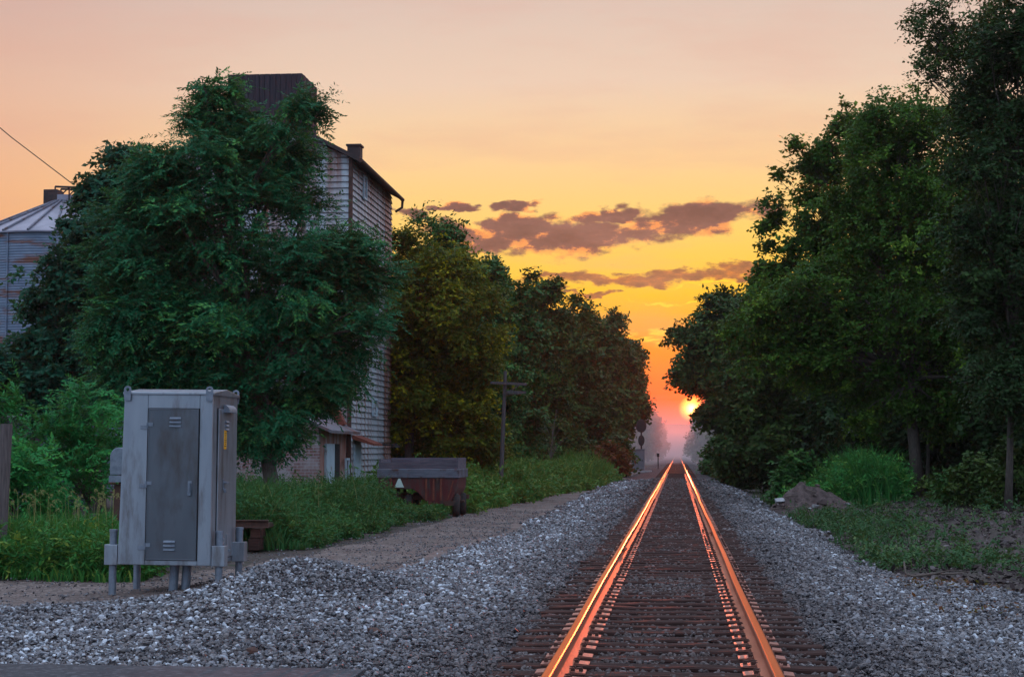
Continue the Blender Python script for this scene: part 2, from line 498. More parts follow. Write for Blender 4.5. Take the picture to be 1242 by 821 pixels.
def bal_l(y):                    # left edge of the ballast
    return -(3.45 + 0.4 * (1 - sm(26, 40, y)) + 1.2 * (1 - sm(21.5, 25.5, y)) + 6.5 * (1 - sm(15.5, 21.5, y)) + 0.5 * (hash_noise(y, 0, 0.6, 5) - 0.5))


def bal_r(y):
    return 3.1 + 0.45 * (1 - sm(40, 100, y)) + 2.8 * (1 - sm(18, 29, y)) + 0.5 * (hash_noise(y, 3, 0.7, 6) - 0.5)


ys = np.concatenate([np.arange(4, 60, 0.4), np.arange(60, 700, 4.0)])
edge_sheet('ballast_bed', ys, bal_l, bal_r, 60, M['bed'], -0.012)


def lane_l(y):
    return -(4.5 + 1.6 * (1 - sm(48, 95, y)) + 0.45 * (1 - sm(24, 40, y)) + 3.5 * (1 - sm(21, 27, y)) + 20 * (1 - sm(14, 24, y)) + 0.6 * (hash_noise(y, 1, 0.5, 8) - 0.5))


ys2 = np.concatenate([np.arange(13.0, 60, 0.4), np.arange(60, 150, 3.0)])
edge_sheet('dirt_lane', ys2, lane_l, lambda y: bal_l(y) + 0.6, 40, M['lane'], -0.026)

# road over the crossing, beside and below the frame
b = MB()
b.prism([(-70, 5.0), (-2.25, 5.0), (-2.25, 13.05), (-12, 13.25), (-70, 13.8)], 'z', -0.1, 0.118)
b.prism([(2.25, 5.0), (70, 5.0), (70, 11.0), (2.25, 11.2)], 'z', -0.5, 0.09)
setting(b.build('road', M['asphalt']))

# far ridge
xs = np.linspace(-700, 700, 240)
b = MB()
prof = [(x, 15.5 + 3.0 * hash_noise(x, 0, 0.02, 3) + 1.6 * hash_noise(x, 0, 0.11, 4)) for x in xs]
vs = []; fs = []
for i, (x, z) in enumerate(prof):
    vs += [(x, 930, -2), (x, 945, float(z)), (x, 1000, float(z) - 1.0), (x, 1040, -2)]
for i in range(len(prof) - 1):
    for k in range(3):
        fs.append((i * 4 + k, i * 4 + k + 1, i * 4 + 5 + k, i * 4 + 4 + k))
b.add(vs, fs)
setting(b.build('hills', M['hill']))

# ------------------------------------------------------------------ ballast stones
rng = np.random.default_rng(3)


def stone_template(seed):
    r = np.random.default_rng(seed)
    bm = bmesh.new()
    for _ in range(11):
        v = r.normal(size=3); v /= np.linalg.norm(v)
        v *= (0.8 + 0.3 * r.random()) * np.array([1.0, 0.78, 0.6])
        bm.verts.new(v)
    res = bmesh.ops.convex_hull(bm, input=bm.verts)
    bmesh.ops.delete(bm, geom=[e for e in res['geom_interior'] if isinstance(e, bmesh.types.BMVert)], context='VERTS')
    bmesh.ops.triangulate(bm, faces=bm.faces)
    bm.verts.index_update()
    V = np.array([v.co[:] for v in bm.verts]); Fa = np.array([[v.index for v in f.verts] for f in bm.faces])
    bm.free()
    return V, Fa


TPL = [stone_template(100 + i) for i in range(12)]


def rot_mats(n, tilt, r):
    a = r.random(n) * 2 * math.pi; t = r.normal(size=n) * tilt; p = r.random(n) * 2 * math.pi
    ca, sa = np.cos(a), np.sin(a); ct, st = np.cos(t), np.sin(t); cp, sp = np.cos(p), np.sin(p)
    Z = np.zeros(n); O = np.ones(n)
    Rz = np.stack([ca, -sa, Z, sa, ca, Z, Z, Z, O], 1).reshape(n, 3, 3)
    Rx = np.stack([O, Z, Z, Z, ct, -st, Z, st, ct], 1).reshape(n, 3, 3)
    Rp = np.stack([cp, -sp, Z, sp, cp, Z, Z, Z, O], 1).reshape(n, 3, 3)
    return Rp @ Rx @ Rz


def stones(name, P, size, tint, mat, r, label, group=None):
    Vs, Fs, Ts = [], [], []
    o = 0
    which = r.integers(0, len(TPL), len(P))
    for k, (tv, tf) in enumerate(TPL):
        idx = np.where(which == k)[0]
        if not len(idx): continue
        Rm = rot_mats(len(idx), 0.7, r)
        W = np.einsum('nij,vj->nvi', Rm, tv) * size[idx][:, None, None] + P[idx][:, None, :]
        Vs.append(W.reshape(-1, 3)); Fs.append((tf[None] + (np.arange(len(idx)) * len(tv))[:, None, None]).reshape(-1, 3) + o)
        Ts.append(np.repeat(tint[idx], len(tv))); o += len(idx) * len(tv)
    ob = link(name, np_mesh(name, np.concatenate(Vs), np.concatenate(Fs), mat, np.concatenate(Ts)))
    return tag(ob, label, 'gravel', None, 'stuff')


def scatter(y0, y1, dens, x0f, x1f, r, fade=0.5):
    n = int(dens * (y1 - y0) * 14)
    y = y0 + (y1 - y0) * r.random(n); x = -10.5 + 17.5 * r.random(n)
    keep = r.random(n) < 1.0 * 17.5 / 14 * 0.8
    lo = x0f(y); hi = x1f(y)
    e = np.minimum(x - lo, hi - x)
    keep &= r.random(n) < np.clip(e / fade + 0.45, 0, 1) * (e > -0.8 * r.random(n))
    return x[keep], y[keep]


P, S, T = [], [], []
for y0, y1, dens, s0 in ((10.6, 17, 720, 0.026), (17, 25, 620, 0.029), (25, 40, 380, 0.034), (40, 62, 170, 0.048), (62, 100, 70, 0.08)):
    x, y = scatter(y0, y1, dens, bal_l, bal_r, rng)
    k = (np.abs(x) > 1.17 + 0.30 * hash_noise(x * 0, y, 3.0, 9)) & ~((x < -2.2) & (y < 12.9 + 0.45 * hash_noise(x, y, 3.0, 40))) & ~((x > 2.2) & (y < 11.3))
    # the cabinet's left side stands on bare dirt
    bare = (x < -5.8) & (y > 20.3) & (rng.random(len(x)) < 0.85)
    k &= ~bare
    x, y = x[k], y[k]
    s = s0 * (0.55 + 0.95 * rng.random(len(x)) ** 1.8)
    z = H(x, y) + s * (0.1 + 0.7 * rng.random(len(x)))
    P.append(np.stack([x, y, z], 1)); S.append(s)
    t = np.clip(rng.beta(1.5, 1.7, len(x)) + 0.02 - 0.30 * np.exp(-((np.abs(x) - 1.1) / 0.7) ** 2) + 0.22 * (hash_noise(x, y, 0.55, 31) - 0.5) - 0.10 * (x > 0), 0, 1); T.append(t)
stones('ballast_stones', np.concatenate(P), np.concatenate(S), np.concatenate(T), M['stones'], rng, 'loose grey crushed stone banked up on both sides of the track')
P, S, T = [], [], []
for y0, y1, dens, s0 in ((10.0, 20, 700, 0.028), (20, 35, 470, 0.034), (35, 60, 180, 0.047), (60, 110, 70, 0.07)):
    n = int(dens * (y1 - y0) * 2.9)
    x = (rng.random(n) * 2 - 1) * 1.45; y = y0 + (y1 - y0) * rng.random(n)
    s = s0 * (0.65 + 0.7 * rng.random(n) ** 1.6)
    z = 0.045 + 0.058 * rng.random(n) + 0.03 * (hash_noise(x, y, 1.2, 12) - 0.4)
    keep = np.abs(np.abs(x) - 0.76) > 0.16
    P.append(np.stack([x, y, z], 1)[keep]); S.append(s[keep]); T.append(rng.beta(1.8, 2.0, n)[keep])
stones('track_stones', np.concatenate(P), np.concatenate(S), np.concatenate(T), M['stones_track'], rng, 'rust-stained stone filling the gaps between the wooden ties')
# scattered gravel in the lane
n = 8000
y = 13.6 + 40 * rng.random(n) ** 1.5; x = bal_l(y) - 0.4 - 5.5 * rng.random(n) ** 1.6
s = 0.012 + 0.02 * rng.random(n) ** 2
stones('lane_gravel', np.stack([x, y, H(x, y) - 0.018 + s * 0.3], 1), s, 0.75 * rng.beta(1.6, 2.2, n), M['stones'], rng, 'fine gravel trodden into the dirt lane left of the ballast')

# ------------------------------------------------------------------ track
def steel_rail(x, label):
    prof = [(-0.07, 0), (0.07, 0), (0.07, 0.012), (0.012, 0.03), (0.0085, 0.045), (0.0085, 0.105), (0.034, 0.117), (0.0355, 0.142), (0.031, 0.149), (0.024, 0.1525),
            (-0.024, 0.1525), (-0.031, 0.149), (-0.0355, 0.142), (-0.034, 0.117), (-0.0085, 0.105), (-0.0085, 0.045), (-0.012, 0.03), (-0.07, 0.012)]
    n = len(prof)
    yy = np.concatenate([np.arange(2, 120, 3.0), np.arange(120, 720, 30.0)])
    b = MB(); vs = []; fs = []; mi = []
    for k, y in enumerate(yy):
        w = 0.006 * math.sin(y * 0.21 + x) + 0.004 * math.sin(y * 0.57)
        vs += [(x + p + w, y, q + 0.148) for p, q in prof]
    b.add(vs, [])
    for k in range(len(yy) - 1):
        for i in range(n):
            j = (i + 1) % n
            b.f.append([k * n + i, k * n + j, (k + 1) * n + j, (k + 1) * n + i])
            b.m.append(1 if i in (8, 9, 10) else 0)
    b.f.append(list(range(n))); b.m.append(0)
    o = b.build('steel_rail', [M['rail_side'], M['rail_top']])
    tag(o, label, 'rail', 'the two rails of the track')
    # bolted joint bar on the web
    jb = MB()
    for yj in ((27.6,) if x < 0 else (33.4,)):
        for sg in (-1, 1):
            jb.box((x + sg * 0.024, yj, 0.148 + 0.07), (0.02, 0.62, 0.07))
            for q in (-0.22, -0.07, 0.07, 0.22):
                jb.tube([(x + sg * 0.03, yj + q, 0.22), (x + sg * 0.06, yj + q, 0.22)], 0.014, 6)
    jb.build('joint_bar', M['rail_side'], o)
    return o


steel_rail(-0.76, 'left rail of the track, its worn head glowing orange in the low sun')
steel_rail(0.76, 'right rail of the track, a bright yellow gleam along its inner edge')


def tie_mesh(seed):
    r = random.Random(seed)
    b = MB()
    nseg = 14
    vs = []; fs = []
    for i in range(nseg + 1):
        x = -1.29 + 2.58 * i / nseg
        w0 = 0.112 + r.uniform(-0.009, 0.006); w1 = 0.112 + r.uniform(-0.009, 0.006); h = r.uniform(-0.010, 0.003)
        ch = 0.014
        vs += [(x, -w0, -0.17), (x, -w0, -ch + h), (x, -w0 + ch, h), (x, r.uniform(-0.03, 0.03), h - r.uniform(0.0, 0.012)), (x, w1 - ch, h), (x, w1, -ch + h), (x, w1, -0.17)]
    for i in range(nseg):
        for k in range(6):
            a = i * 7 + k
            fs.append((a, a + 1, a + 8, a + 7))
    fs.append(tuple(range(7))); fs.append(tuple(reversed(range(nseg * 7, nseg * 7 + 7))))
    b.add(vs, fs)
    return b.mesh('railroad_tie', M['tie'])


TIES = [tie_mesh(i) for i in range(6)]
pb = MB()
pb.prism([(-0.185, 0.0), (0.185, 0.0), (0.185, 0.010), (0.085, 0.020), (-0.085, 0.020), (-0.185, 0.010)], 'y', -0.098, 0.098)
PLATE = pb.mesh('tie_plate', M['plate'])
sb = MB()
sb.box((0, 0, 0.012), (0.030, 0.034, 0.022)); sb.box((0.012, 0, 0.024), (0.046, 0.036, 0.012), ry=0.15)
SPIKE = sb.mesh('spike', M['rust_dark'])
ab = MB()
ab.box((0, 0, 0), (0.20, 0.022, 0.03)); ab.box((-0.1, 0, 0.02), (0.02, 0.024, 0.06)); ab.box((0.1, 0, 0.02), (0.02, 0.024, 0.06))
ANCHOR = ab.mesh('rail_anchor', M['rust_dark'])
TGROUP = 'wooden ties under the rails'
TLABEL = 'weathered dark brown wooden tie lying across the ballast under both rails'
yy = 3.0
k = 0
far_ties = MB()
while yy < 260:
    jit = random.uniform(-0.035, 0.035); rz = random.uniform(-0.012, 0.012); dx = random.uniform(-0.05, 0.05)
    if k < 260:
        o = link('railroad_tie', TIES[k % 6 if random.random() < 0.5 else random.randrange(6)], loc=(dx, yy + jit, 0.130 + random.uniform(-0.008, 0.002)))
        o.rotation_euler = (random.uniform(-0.02, 0.02), 0, rz + (math.pi if random.random() < 0.5 else 0))
        tag(o, TLABEL, 'railway tie', TGROUP)
        flip = o.rotation_euler.z > 1.5
        if 8.5 < yy < 62:
            for sx in (-0.76, 0.76):
                lx = (sx - dx) * (-1 if flip else 1)
                p = link('tie_plate', PLATE, o, (lx, 0, -0.001))
                if yy < 60:
                    for sx2, sy in ((-0.092, -0.06), (-0.092, 0.05), (0.092, 0.06), (0.092, -0.05), (0.15, -0.02), (-0.15, 0.02)):
                        if abs(sx2) > 0.12 and (yy > 36 or random.random() < 0.5): continue
                        s_ = link('spike', SPIKE, p, (sx2, sy, 0.012))
                        s_.rotation_euler = (0, 0, 0 if sx2 < 0 else math.pi)
        elif yy < 130:
            # plates too small to tell apart stay in the far ties' own look
            pass
    else:
        far_ties.box((dx, yy + jit, 0.045), (2.58, 0.22, 0.17))
    yy += 0.497
    k += 1
o = far_ties.build('distant_ties', M['tie'])
tag(o, 'distant wooden ties merging into a dark band far down the track', 'railway ties', None, 'stuff')
fp = MB()
y_ = 62.2
while y_ < 130:
    for sx in (-0.76, 0.76):
        fp.prism([(sx - 0.185, 0.131), (sx + 0.185, 0.131), (sx + 0.185, 0.143), (sx - 0.185, 0.143)], 'y', y_ - 0.09, y_ + 0.09)
    y_ += 0.497
tag(fp.build('distant_tie_plates', M['plate']), 'rusty plates along both rails farther down the track', 'tie plates', None, 'stuff')

# ------------------------------------------------------------------ equipment cabinet
cpos = at(197.6, 728, 21.0)
cab = empty('equipment_cabinet', (cpos[0], 21.0, 0.0), 'tall grey steel trackside equipment cabinet standing on short pipe legs in the gravel', 'cabinet')
cab.rotation_euler = (0, R(0.55), 0)
W2, DEP, Z0, Z1 = 0.59, 1.20, 0.355, 2.47
b = MB()
TP = 0.045     # slight draw of the sides
vs = []
for z, t in ((Z0, 0), (Z1, TP)):
    vs += [(-W2 + t, 0, z), (W2 - t * 0.2, 0, z), (W2 - t * 0.2, DEP, z), (-W2 + t, DEP, z)]
b.add(vs, [(3, 2, 1, 0), (4, 5, 6, 7), (0, 1, 5, 4), (1, 2, 6, 5), (2, 3, 7, 6), (3, 0, 4, 7)])
body = b.build('body', M['cab'], cab, bevel=0.012)
# corner posts and header of the front, standing a little proud
b = MB()
b.add([(-W2 + 0.006, -0.012, Z0 + 0.006), (-0.241, -0.012, Z0 + 0.006), (-0.241, -0.012, Z1 - 0.006), (-W2 + TP + 0.006, -0.012, Z1 - 0.006), (-W2 + 0.006, 0.002, Z0 + 0.006), (-0.241, 0.002, Z0 + 0.006), (-0.241, 0.002, Z1 - 0.006), (-W2 + TP + 0.006, 0.002, Z1 - 0.006)], [(0, 1, 2, 3), (0, 4, 5, 1), (1, 5, 6, 2), (2, 6, 7, 3), (3, 7, 4, 0)])
b.box((0.503, -0.006, (Z0 + Z1) / 2), (0.155, 0.012, Z1 - Z0 - 0.012))
b.build('front_frame', M['cab'], cab, bevel=0.004)
b = MB()
b.box((0.09, -0.005, 2.375), (0.655, 0.010, 0.17))
b.build('header_panel', M['cab'], cab, bevel=0.004)
b = MB()
b.box((0.09, -0.006, 0.387), (0.655, 0.012, 0.055))
b.build('sill', M['cab'], cab, bevel=0.004)
b = MB(); b.box((0.09, -0.001, 1.35), (0.662, 0.006, 1.885)); b.build('door_gap', M['dark'], cab)
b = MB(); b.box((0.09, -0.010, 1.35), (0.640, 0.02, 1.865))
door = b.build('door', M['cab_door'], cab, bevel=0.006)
# fold flange round the door
b = MB()
for zc in (2.272, 0.428): b.box((0.09, -0.0225, zc), (0.636, 0.006, 0.014))
for xc in (-0.221, 0.401): b.box((xc, -0.0225, 1.35), (0.014, 0.006, 1.83))
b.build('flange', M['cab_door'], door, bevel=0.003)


def louvre(parent, xc, zc, w, face='front', n=3, gap=0.048, s=1):
    b = MB()
    for i in range(n):
        z = zc + (i - (n - 1) / 2) * gap
        prof = [(0.0, 0.016), (-0.022, -0.006), (-0.022, -0.014), (0.0, -0.016)]
        if face == 'front':
            b.prism([(p - 0.0205, q + z) for p, q in prof], 'x', xc - w / 2, xc + w / 2)
        else:
            b.prism([(W2 + 0.0205 - p, q + z) for p, q in prof], 'y', xc - w / 2, xc + w / 2)
    return b.build('louvre', M['galv'], parent, bevel=0.003)


louvre(door, 0.115, 2.12, 0.145); louvre(door, 0.07, 0.60, 0.145)
b = MB()
b.box((0.315, -0.026, 1.33), (0.045, 0.012, 0.13)); b.tube([(0.315, -0.03, 1.36), (0.315, -0.065, 1.36)], 0.014, 10)
b.box((0.315, -0.066, 1.32), (0.026, 0.014, 0.12)); b.box((0.315, -0.045, 1.24), (0.04, 0.03, 0.045))
b.build('handle', M['galv'], door, bevel=0.003)
for z in (2.07, 1.345, 0.585):
    b = MB()
    b.box((-0.285, -0.018, z - 0.018), (0.085, 0.012, 0.05)); b.box((-0.197, -0.026, z + 0.018), (0.06, 0.012, 0.045))
    b.tube([(-0.238, -0.026, z - 0.04), (-0.238, -0.026, z + 0.045)], 0.011, 8)
    b.build('hinge', M['galv'], door, bevel=0.002)
# roof with a low ridge, overhanging lip
b = MB()
b.prism([(-0.03, Z1 - 0.012), (-0.03, Z1 + 0.018), (DEP / 2, Z1 + 0.075), (DEP + 0.03, Z1 + 0.018), (DEP + 0.03, Z1 - 0.012)], 'x', -W2 + TP - 0.012, W2 + 0.012)
b.build('roof', M['cab'], cab, bevel=0.006)
for sx, y in ((-1, 0.0), (1, 0.0), (-1, DEP), (1, DEP)):
    b = MB()
    pts = [(-0.045, -0.09), (0.045, -0.09), (0.045, 0.05)] + [(0.045 * math.cos(a), 0.05 + 0.045 * math.sin(a)) for a in np.linspace(0.15, math.pi - 0.15, 9)] + [(-0.045, 0.05)]
    hole = [(0.02 * math.cos(a), 0.05 + 0.02 * math.sin(a)) for a in np.linspace(0, 2 * math.pi, 12, endpoint=False)]
    cx = -W2 + TP + 0.05 if sx < 0 else W2 - 0.045
    yy0 = y - 0.048 if y < 0.1 else y + 0.036
    # plate as a ring of quads round the hole
    outer = []
    for a in np.linspace(0, 2 * math.pi, 24, endpoint=False):
        c_, s_ = math.cos(a), math.sin(a)
        if s_ >= 0: outer.append((0.045 * c_, 0.05 + 0.045 * s_))
        else:
            tt = min(0.045 / max(abs(c_), 1e-6), 0.14 / max(abs(s_), 1e-6)); outer.append((c_ * tt, 0.05 + s_ * tt))
    inner = [(0.021 * math.cos(a), 0.05 + 0.021 * math.sin(a)) for a in np.linspace(0, 2 * math.pi, 24, endpoint=False)]
    vs = []
    for w in (0, 0.014):
        vs += [(cx + p, yy0 + w, Z1 + q) for p, q in outer] + [(cx + p, yy0 + w, Z1 + q) for p, q in inner]
    fs = []
    for i in range(24):
        j = (i + 1) % 24
        fs += [(i, j, 24 + j, 24 + i), (48 + j, 48 + i, 72 + i, 72 + j), (j, i, 48 + i, 48 + j), (24 + i, 24 + j, 72 + j, 72 + i)]
    b.add(vs, fs)
    b.build('lifting_lug', M['galv'], cab)
# right-hand side: second door, hood, label
sx0 = W2
b = MB(); b.box((sx0 + 0.002, 0.60, 1.36), (0.008, 0.80, 1.89)); b.build('door_gap', M['dark'], cab)
b = MB(); b.box((sx0 + 0.010, 0.60, 1.36), (0.020, 0.785, 1.875))
sd = b.build('side_door', M['cab'], cab, bevel=0.006)
louvre(sd, 0.56, 2.09, 0.14, 'side'); louvre(sd, 0.42, 0.62, 0.14, 'side')
b = MB()
b.box((sx0 + 0.026, 0.45, 1.35), (0.012, 0.045, 0.13)); b.tube([(sx0 + 0.03, 0.45, 1.37), (sx0 + 0.065, 0.45, 1.37)], 0.014, 10)
b.box((sx0 + 0.066, 0.49, 1.37), (0.014, 0.16, 0.026)); b.box((sx0 + 0.045, 0.45, 1.27), (0.03, 0.04, 0.05))
b.build('handle', M['galv'], sd, bevel=0.003)
b = MB(); b.box((sx0 + 0.0225, 0.50, 1.91), (0.004, 0.115, 0.24))
lb = b.build('notice_plate', M['amber'], sd)
b = MB()
for i in range(7): b.box((sx0 + 0.0255, 0.50, 1.99 - i * 0.027), (0.002, 0.085 - 0.02 * (i % 3), 0.009))
b.build('print', M['ink'], lb)
b = MB()
vs = []; fs = []
for i, a in enumerate(np.linspace(0, math.pi / 2, 8)):
    vs += [(sx0 + 0.02 + 0.075 * math.sin(a), 0.42, 2.25 + 0.10 * math.cos(a)), (sx0 + 0.02 + 0.075 * math.sin(a), 0.80, 2.25 + 0.10 * math.cos(a))]
for i in range(7): fs.append((2 * i, 2 * i + 1, 2 * i + 3, 2 * i + 2))
nv = len(vs); vs += [(sx0 + 0.02, 0.42, 2.25), (sx0 + 0.02, 0.80, 2.25)]
fs.append(tuple([nv] + [2 * i for i in range(8)])); fs.append(tuple([nv + 1] + [2 * i + 1 for i in reversed(range(8))]))
b.add(vs, fs); b.build('rain_hood', M['galv'], cab, smooth=False)
# lower access plate
b = MB(); b.box((sx0 + 0.024, 0.72, 0.58), (0.008, 0.16, 0.28)); b.box((sx0 + 0.04, 0.72, 0.51), (0.03, 0.03, 0.03)); b.build('access_plate', M['cab'], sd, bevel=0.002)
# leg brackets at the corners, each with its pipe leg
for sx, yc, foot in ((-1, 0.10, -0.03), (1, 0.12, -0.02), (-1, 1.08, -0.08), (1, 1.10, -0.02)):
    xc = sx * (W2 + 0.075) + (-0.01 if sx < 0 else 0.01)
    b = MB(); b.box((xc, yc - 0.02, Z0 + 0.12), (0.165, 0.17, 0.25))
    br = b.build('leg_bracket', M['cab'], cab, bevel=0.006)
    b = MB(); b.tube([(xc - sx * 0.005, yc - 0.02, foot - 0.3), (xc - sx * 0.005, yc - 0.02, Z0 + 0.40)], 0.047, 16)
    b.tube([(xc - sx * 0.005, yc - 0.02, Z0 + 0.40), (xc - sx * 0.005, yc - 0.02, Z0 + 0.43)], 0.053, 16)
    b.build('leg', M['galv'], br, smooth=False)
for xc, yc in ((0.055, 0.30), (0.195, 0.36)):
    b = MB(); b.tube([(xc - 0.03, yc - 0.03, -0.35), (xc, yc, Z0 + 0.02)], 0.058, 18); b.build('conduit', M['galv'], cab, smooth=False)

# ------------------------------------------------------------------ grain elevator
YN, YF = 55.0, 63.0
XR = at(424, 300, YN)[0]
XL = XR - 5.9
ZE = at(424, 192, YN)[2]
XC = (XR + XL) / 2
ZR = ZE + (XR - XC) * 0.52
mill = empty('grain_elevator', (XC, (YN + YF) / 2, 0), 'tall old mill with rusted white siding and a dark headhouse on its roof', 'building')


def loc(o, par):               # keep world coordinates under a moved parent
    o.parent = par
    o.matrix_parent_inverse = par.matrix_basis.inverted()
    return o


def lap_wall(p0, p1, z0, z1, pitch, depth, nrm, top=None):
    """lap siding between two plan points; each board leans out at its foot; top(t) trims a gable"""
    b = MB()
    n = int(math.ceil((z1 - z0) / pitch))
    N = 12
    for i in range(n):
        a = z0 + i * pitch
        e = min(a + pitch, z1)
        for k in range(N):
            t0, t1 = k / N, (k + 1) / N
            e0 = e if top is None else min(e, top(t0)); e1 = e if top is None else min(e, top(t1))
            if e0 <= a and e1 <= a: continue
            e0 = max(e0, a); e1 = max(e1, a)
            q0 = [p0[j] + (p1[j] - p0[j]) * t0 for j in (0, 1)]; q1 = [p0[j] + (p1[j] - p0[j]) * t1 for j in (0, 1)]
            w0 = (q0[0] + nrm[0] * depth, q0[1] + nrm[1] * depth); w1 = (q1[0] + nrm[0] * depth, q1[1] + nrm[1] * depth)
            b.add([(w0[0], w0[1], a), (w1[0], w1[1], a), (q1[0], q1[1], e1), (q0[0], q0[1], e0), (q0[0], q0[1], a), (q1[0], q1[1], a)], [(0, 1, 2, 3), (0, 4, 5, 1)])
    return b


gt = lambda t: ZE + (1 - abs(2 * t - 1)) * (ZR - ZE)
b = lap_wall((XL, YN), (XR, YN), -0.1, ZR, 0.20, 0.055, (0, -1), gt)
b.box((XC, YF, ZE / 2), (XR - XL - 0.1, 0.1, ZE))                       # back
b.prism([(XL + 0.05, ZE), (XR - 0.05, ZE), (XC, ZR - 0.03)], 'y', YF - 0.05, YF + 0.05)
b.box((XL, (YN + YF) / 2, ZE / 2), (0.1, YF - YN, ZE))
b.box((XC, YN + 0.12, ZE / 2), (XR - XL - 0.1, 0.16, ZE))
b.prism([(XL + 0.05, ZE), (XR - 0.05, ZE), (XC, ZR - 0.05)], 'y', YN + 0.05, YN + 0.2)
loc(b.build('wall', M['siding'], recalc=False), mill)
ws = lap_wall((XR, YN + 0.02), (XR, YF), -0.1, ZE, 0.20, 0.055, (1, 0))
ws.box((XR - 0.1, (YN + YF) / 2, ZE / 2), (0.12, YF - YN - 0.1, ZE))
sw = loc(ws.build('wall', M['siding'], recalc=False), mill)
# a band of bare rusted sheets at the far end of the side wall
rb = lap_wall((XR + 0.022, YF - 1.5), (XR + 0.022, YF), -0.1, ZE - 0.05, 0.20, 0.055, (1, 0))
loc(rb.build('rusty_cladding', M['siding_rust'], recalc=False), mill)['label'] = 'rust-red sheets at the far end of the side wall'
b = MB()
b.box((XR + 0.03, YN - 0.02, ZE / 2), (0.12, 0.12, ZE + 0.1))
loc(b.build('corner_trim', M['rust_dark']), mill)
# roof: two slopes with eaves, fascia and gutter
b = MB()
sl = (ZR - ZE) / (XR - XC)
for s in (-1, 1):
    xe = XC + s * (XR - XC + 0.35)
    ze = ZE - 0.35 * sl
    b.prism([(XC, ZR + 0.02), (XC, ZR + 0.16), (xe, ze + 0.16), (xe, ze + 0.02)], 'y', YN - 0.35, YF + 0.35)
roof = loc(b.build('roof', M['trim']), mill)
b = MB()
b.tube([(XR + 0.40, YN - 0.3, ZE - 0.12), (XR + 0.40, YF + 0.36, ZE - 0.16)], 0.07, 8)
b.tube([(XR + 0.40, YF + 0.30, ZE - 0.16), (XR + 0.38, YF + 0.30, ZE - 0.45), (XR + 0.15, YF + 0.2, ZE - 0.62)], 0.05, 8)
loc(b.build('gutter', M['rust_dark']), mill)
b = MB(); b.box((XR - 0.05, YN + 1.1, ZE + 0.28), (0.42, 0.5, 0.55)); b.box((XR - 0.05, YN + 1.1, ZE + 0.585), (0.5, 0.58, 0.06))
loc(b.build('roof_vent', M['trim']), mill)
# headhouse
hx0, hx1 = at(276, 120, 56)[0], at(366, 120, 56)[0]
ht = at(330, 90, 56)[2]
hb = MB(); ybk = 58.3
nb = 14
for i in range(nb):
    w = (hx1 - hx0) / nb
    hb.box((hx0 + (i + 0.5) * w, 56.02 - 0.012 * (i % 2), (ZE + ht) / 2), (w - 0.012, 0.05, ht - ZE))
for i in range(10):
    w = (ybk - 56) / 10
    hb.box((hx1 - 0.02 + 0.012 * (i % 2), 56.05 + (i + 0.5) * w, (ZE + ht) / 2), (0.05, w - 0.012, ht - ZE))
hb.box(((hx0 + hx1) / 2, (56 + ybk) / 2 + 0.05, (ZE + ht) / 2), (hx1 - hx0 - 0.08, ybk - 56 - 0.08, ht - ZE - 0.02))
hh = loc(hb.build('headhouse', M['headhouse']), mill)
b = MB()
cx = (hx0 + hx1) / 2 + 0.3
b.prism([(hx0 - 0.12, ht - 0.16), (cx, ht + 0.02), (hx1 + 0.12, ht - 0.03), (hx1 + 0.12, ht + 0.05), (cx, ht + 0.10), (hx0 - 0.12, ht - 0.06)], 'y', 55.8, ybk + 0.18)
o = b.build('roof', M['trim']); o.parent = hh; o.matrix_parent_inverse = mill.matrix_basis.inverted()


def wall_pt(px, py):            # point on the side wall plane
    d = ray(px, py); t = (XR - CAM[0]) / d[0]
    return CAM + d * t


def mill_window(px, py, wy, hz, pane=None):
    p = wall_pt(px, py)
    f = MB()
    x = XR + 0.085
    for s in (-1, 1):
        f.box((x, p[1] + s * wy / 2, p[2]), (0.06, 0.07, hz + 0.07)); f.box((x, p[1], p[2] + s * hz / 2), (0.064, wy, 0.07))
    w = loc(f.build('window', M['door_blue']), mill)
    f = MB(); f.box((x - 0.012, p[1], p[2]), (0.03, wy, hz)); f.box((x + 0.008, p[1], p[2]), (0.02, 0.03, hz))
    o = f.build('pane', pane or M['dark']); o.parent = w; o.matrix_parent_inverse = mill.matrix_basis.inverted()


mill_window(440, 228, 0.5, 0.75, M['stone_pale'])
mill_window(452, 494, 0.8, 0.55)
mill_window(418, 572, 0.5, 0.8)
# side door with rusty awning
p = wall_pt(431, 575)
f = MB(); f.box((XR + 0.05, p[1], 0.95), (0.08, 1.1, 2.1)); dr = loc(f.build('door', M['door_blue']), mill)
f = MB(); f.box((XR + 0.095, p[1] + 0.15, 0.9), (0.02, 0.55, 1.6)); o = f.build('opening', M['dark']); o.parent = dr; o.matrix_parent_inverse = mill.matrix_basis.inverted()
f = MB(); f.prism([(XR + 0.03, 2.30), (XR + 0.75, 2.02), (XR + 0.75, 1.95), (XR + 0.03, 2.16)], 'y', p[1] - 0.75, p[1] + 0.85); loc(f.build('awning', M['rust_red']), mill)
# lamp under a hood at the far end of the wall: unlit
p = wall_pt(463, 541)
f = MB(); f.tube([(XR + 0.02, p[1], p[2] + 0.05), (XR + 0.5, p[1], p[2] + 0.06)], 0.03, 6); f.lathe([(0.03, 0.1), (0.16, 0.0), (0.17, -0.05)], (XR + 0.5, p[1], p[2]), 12); wl = loc(f.build('wall_lamp', M['black']), mill)
f = MB(); f.lathe([(0.005, 0.02), (0.06, 0.0), (0.075, -0.06), (0.045, -0.12), (0.005, -0.14)], (XR + 0.5, p[1], p[2]), 12); o = f.build('bulb', M['refl']); o.parent = wl; o.matrix_parent_inverse = mill.matrix_basis.inverted()
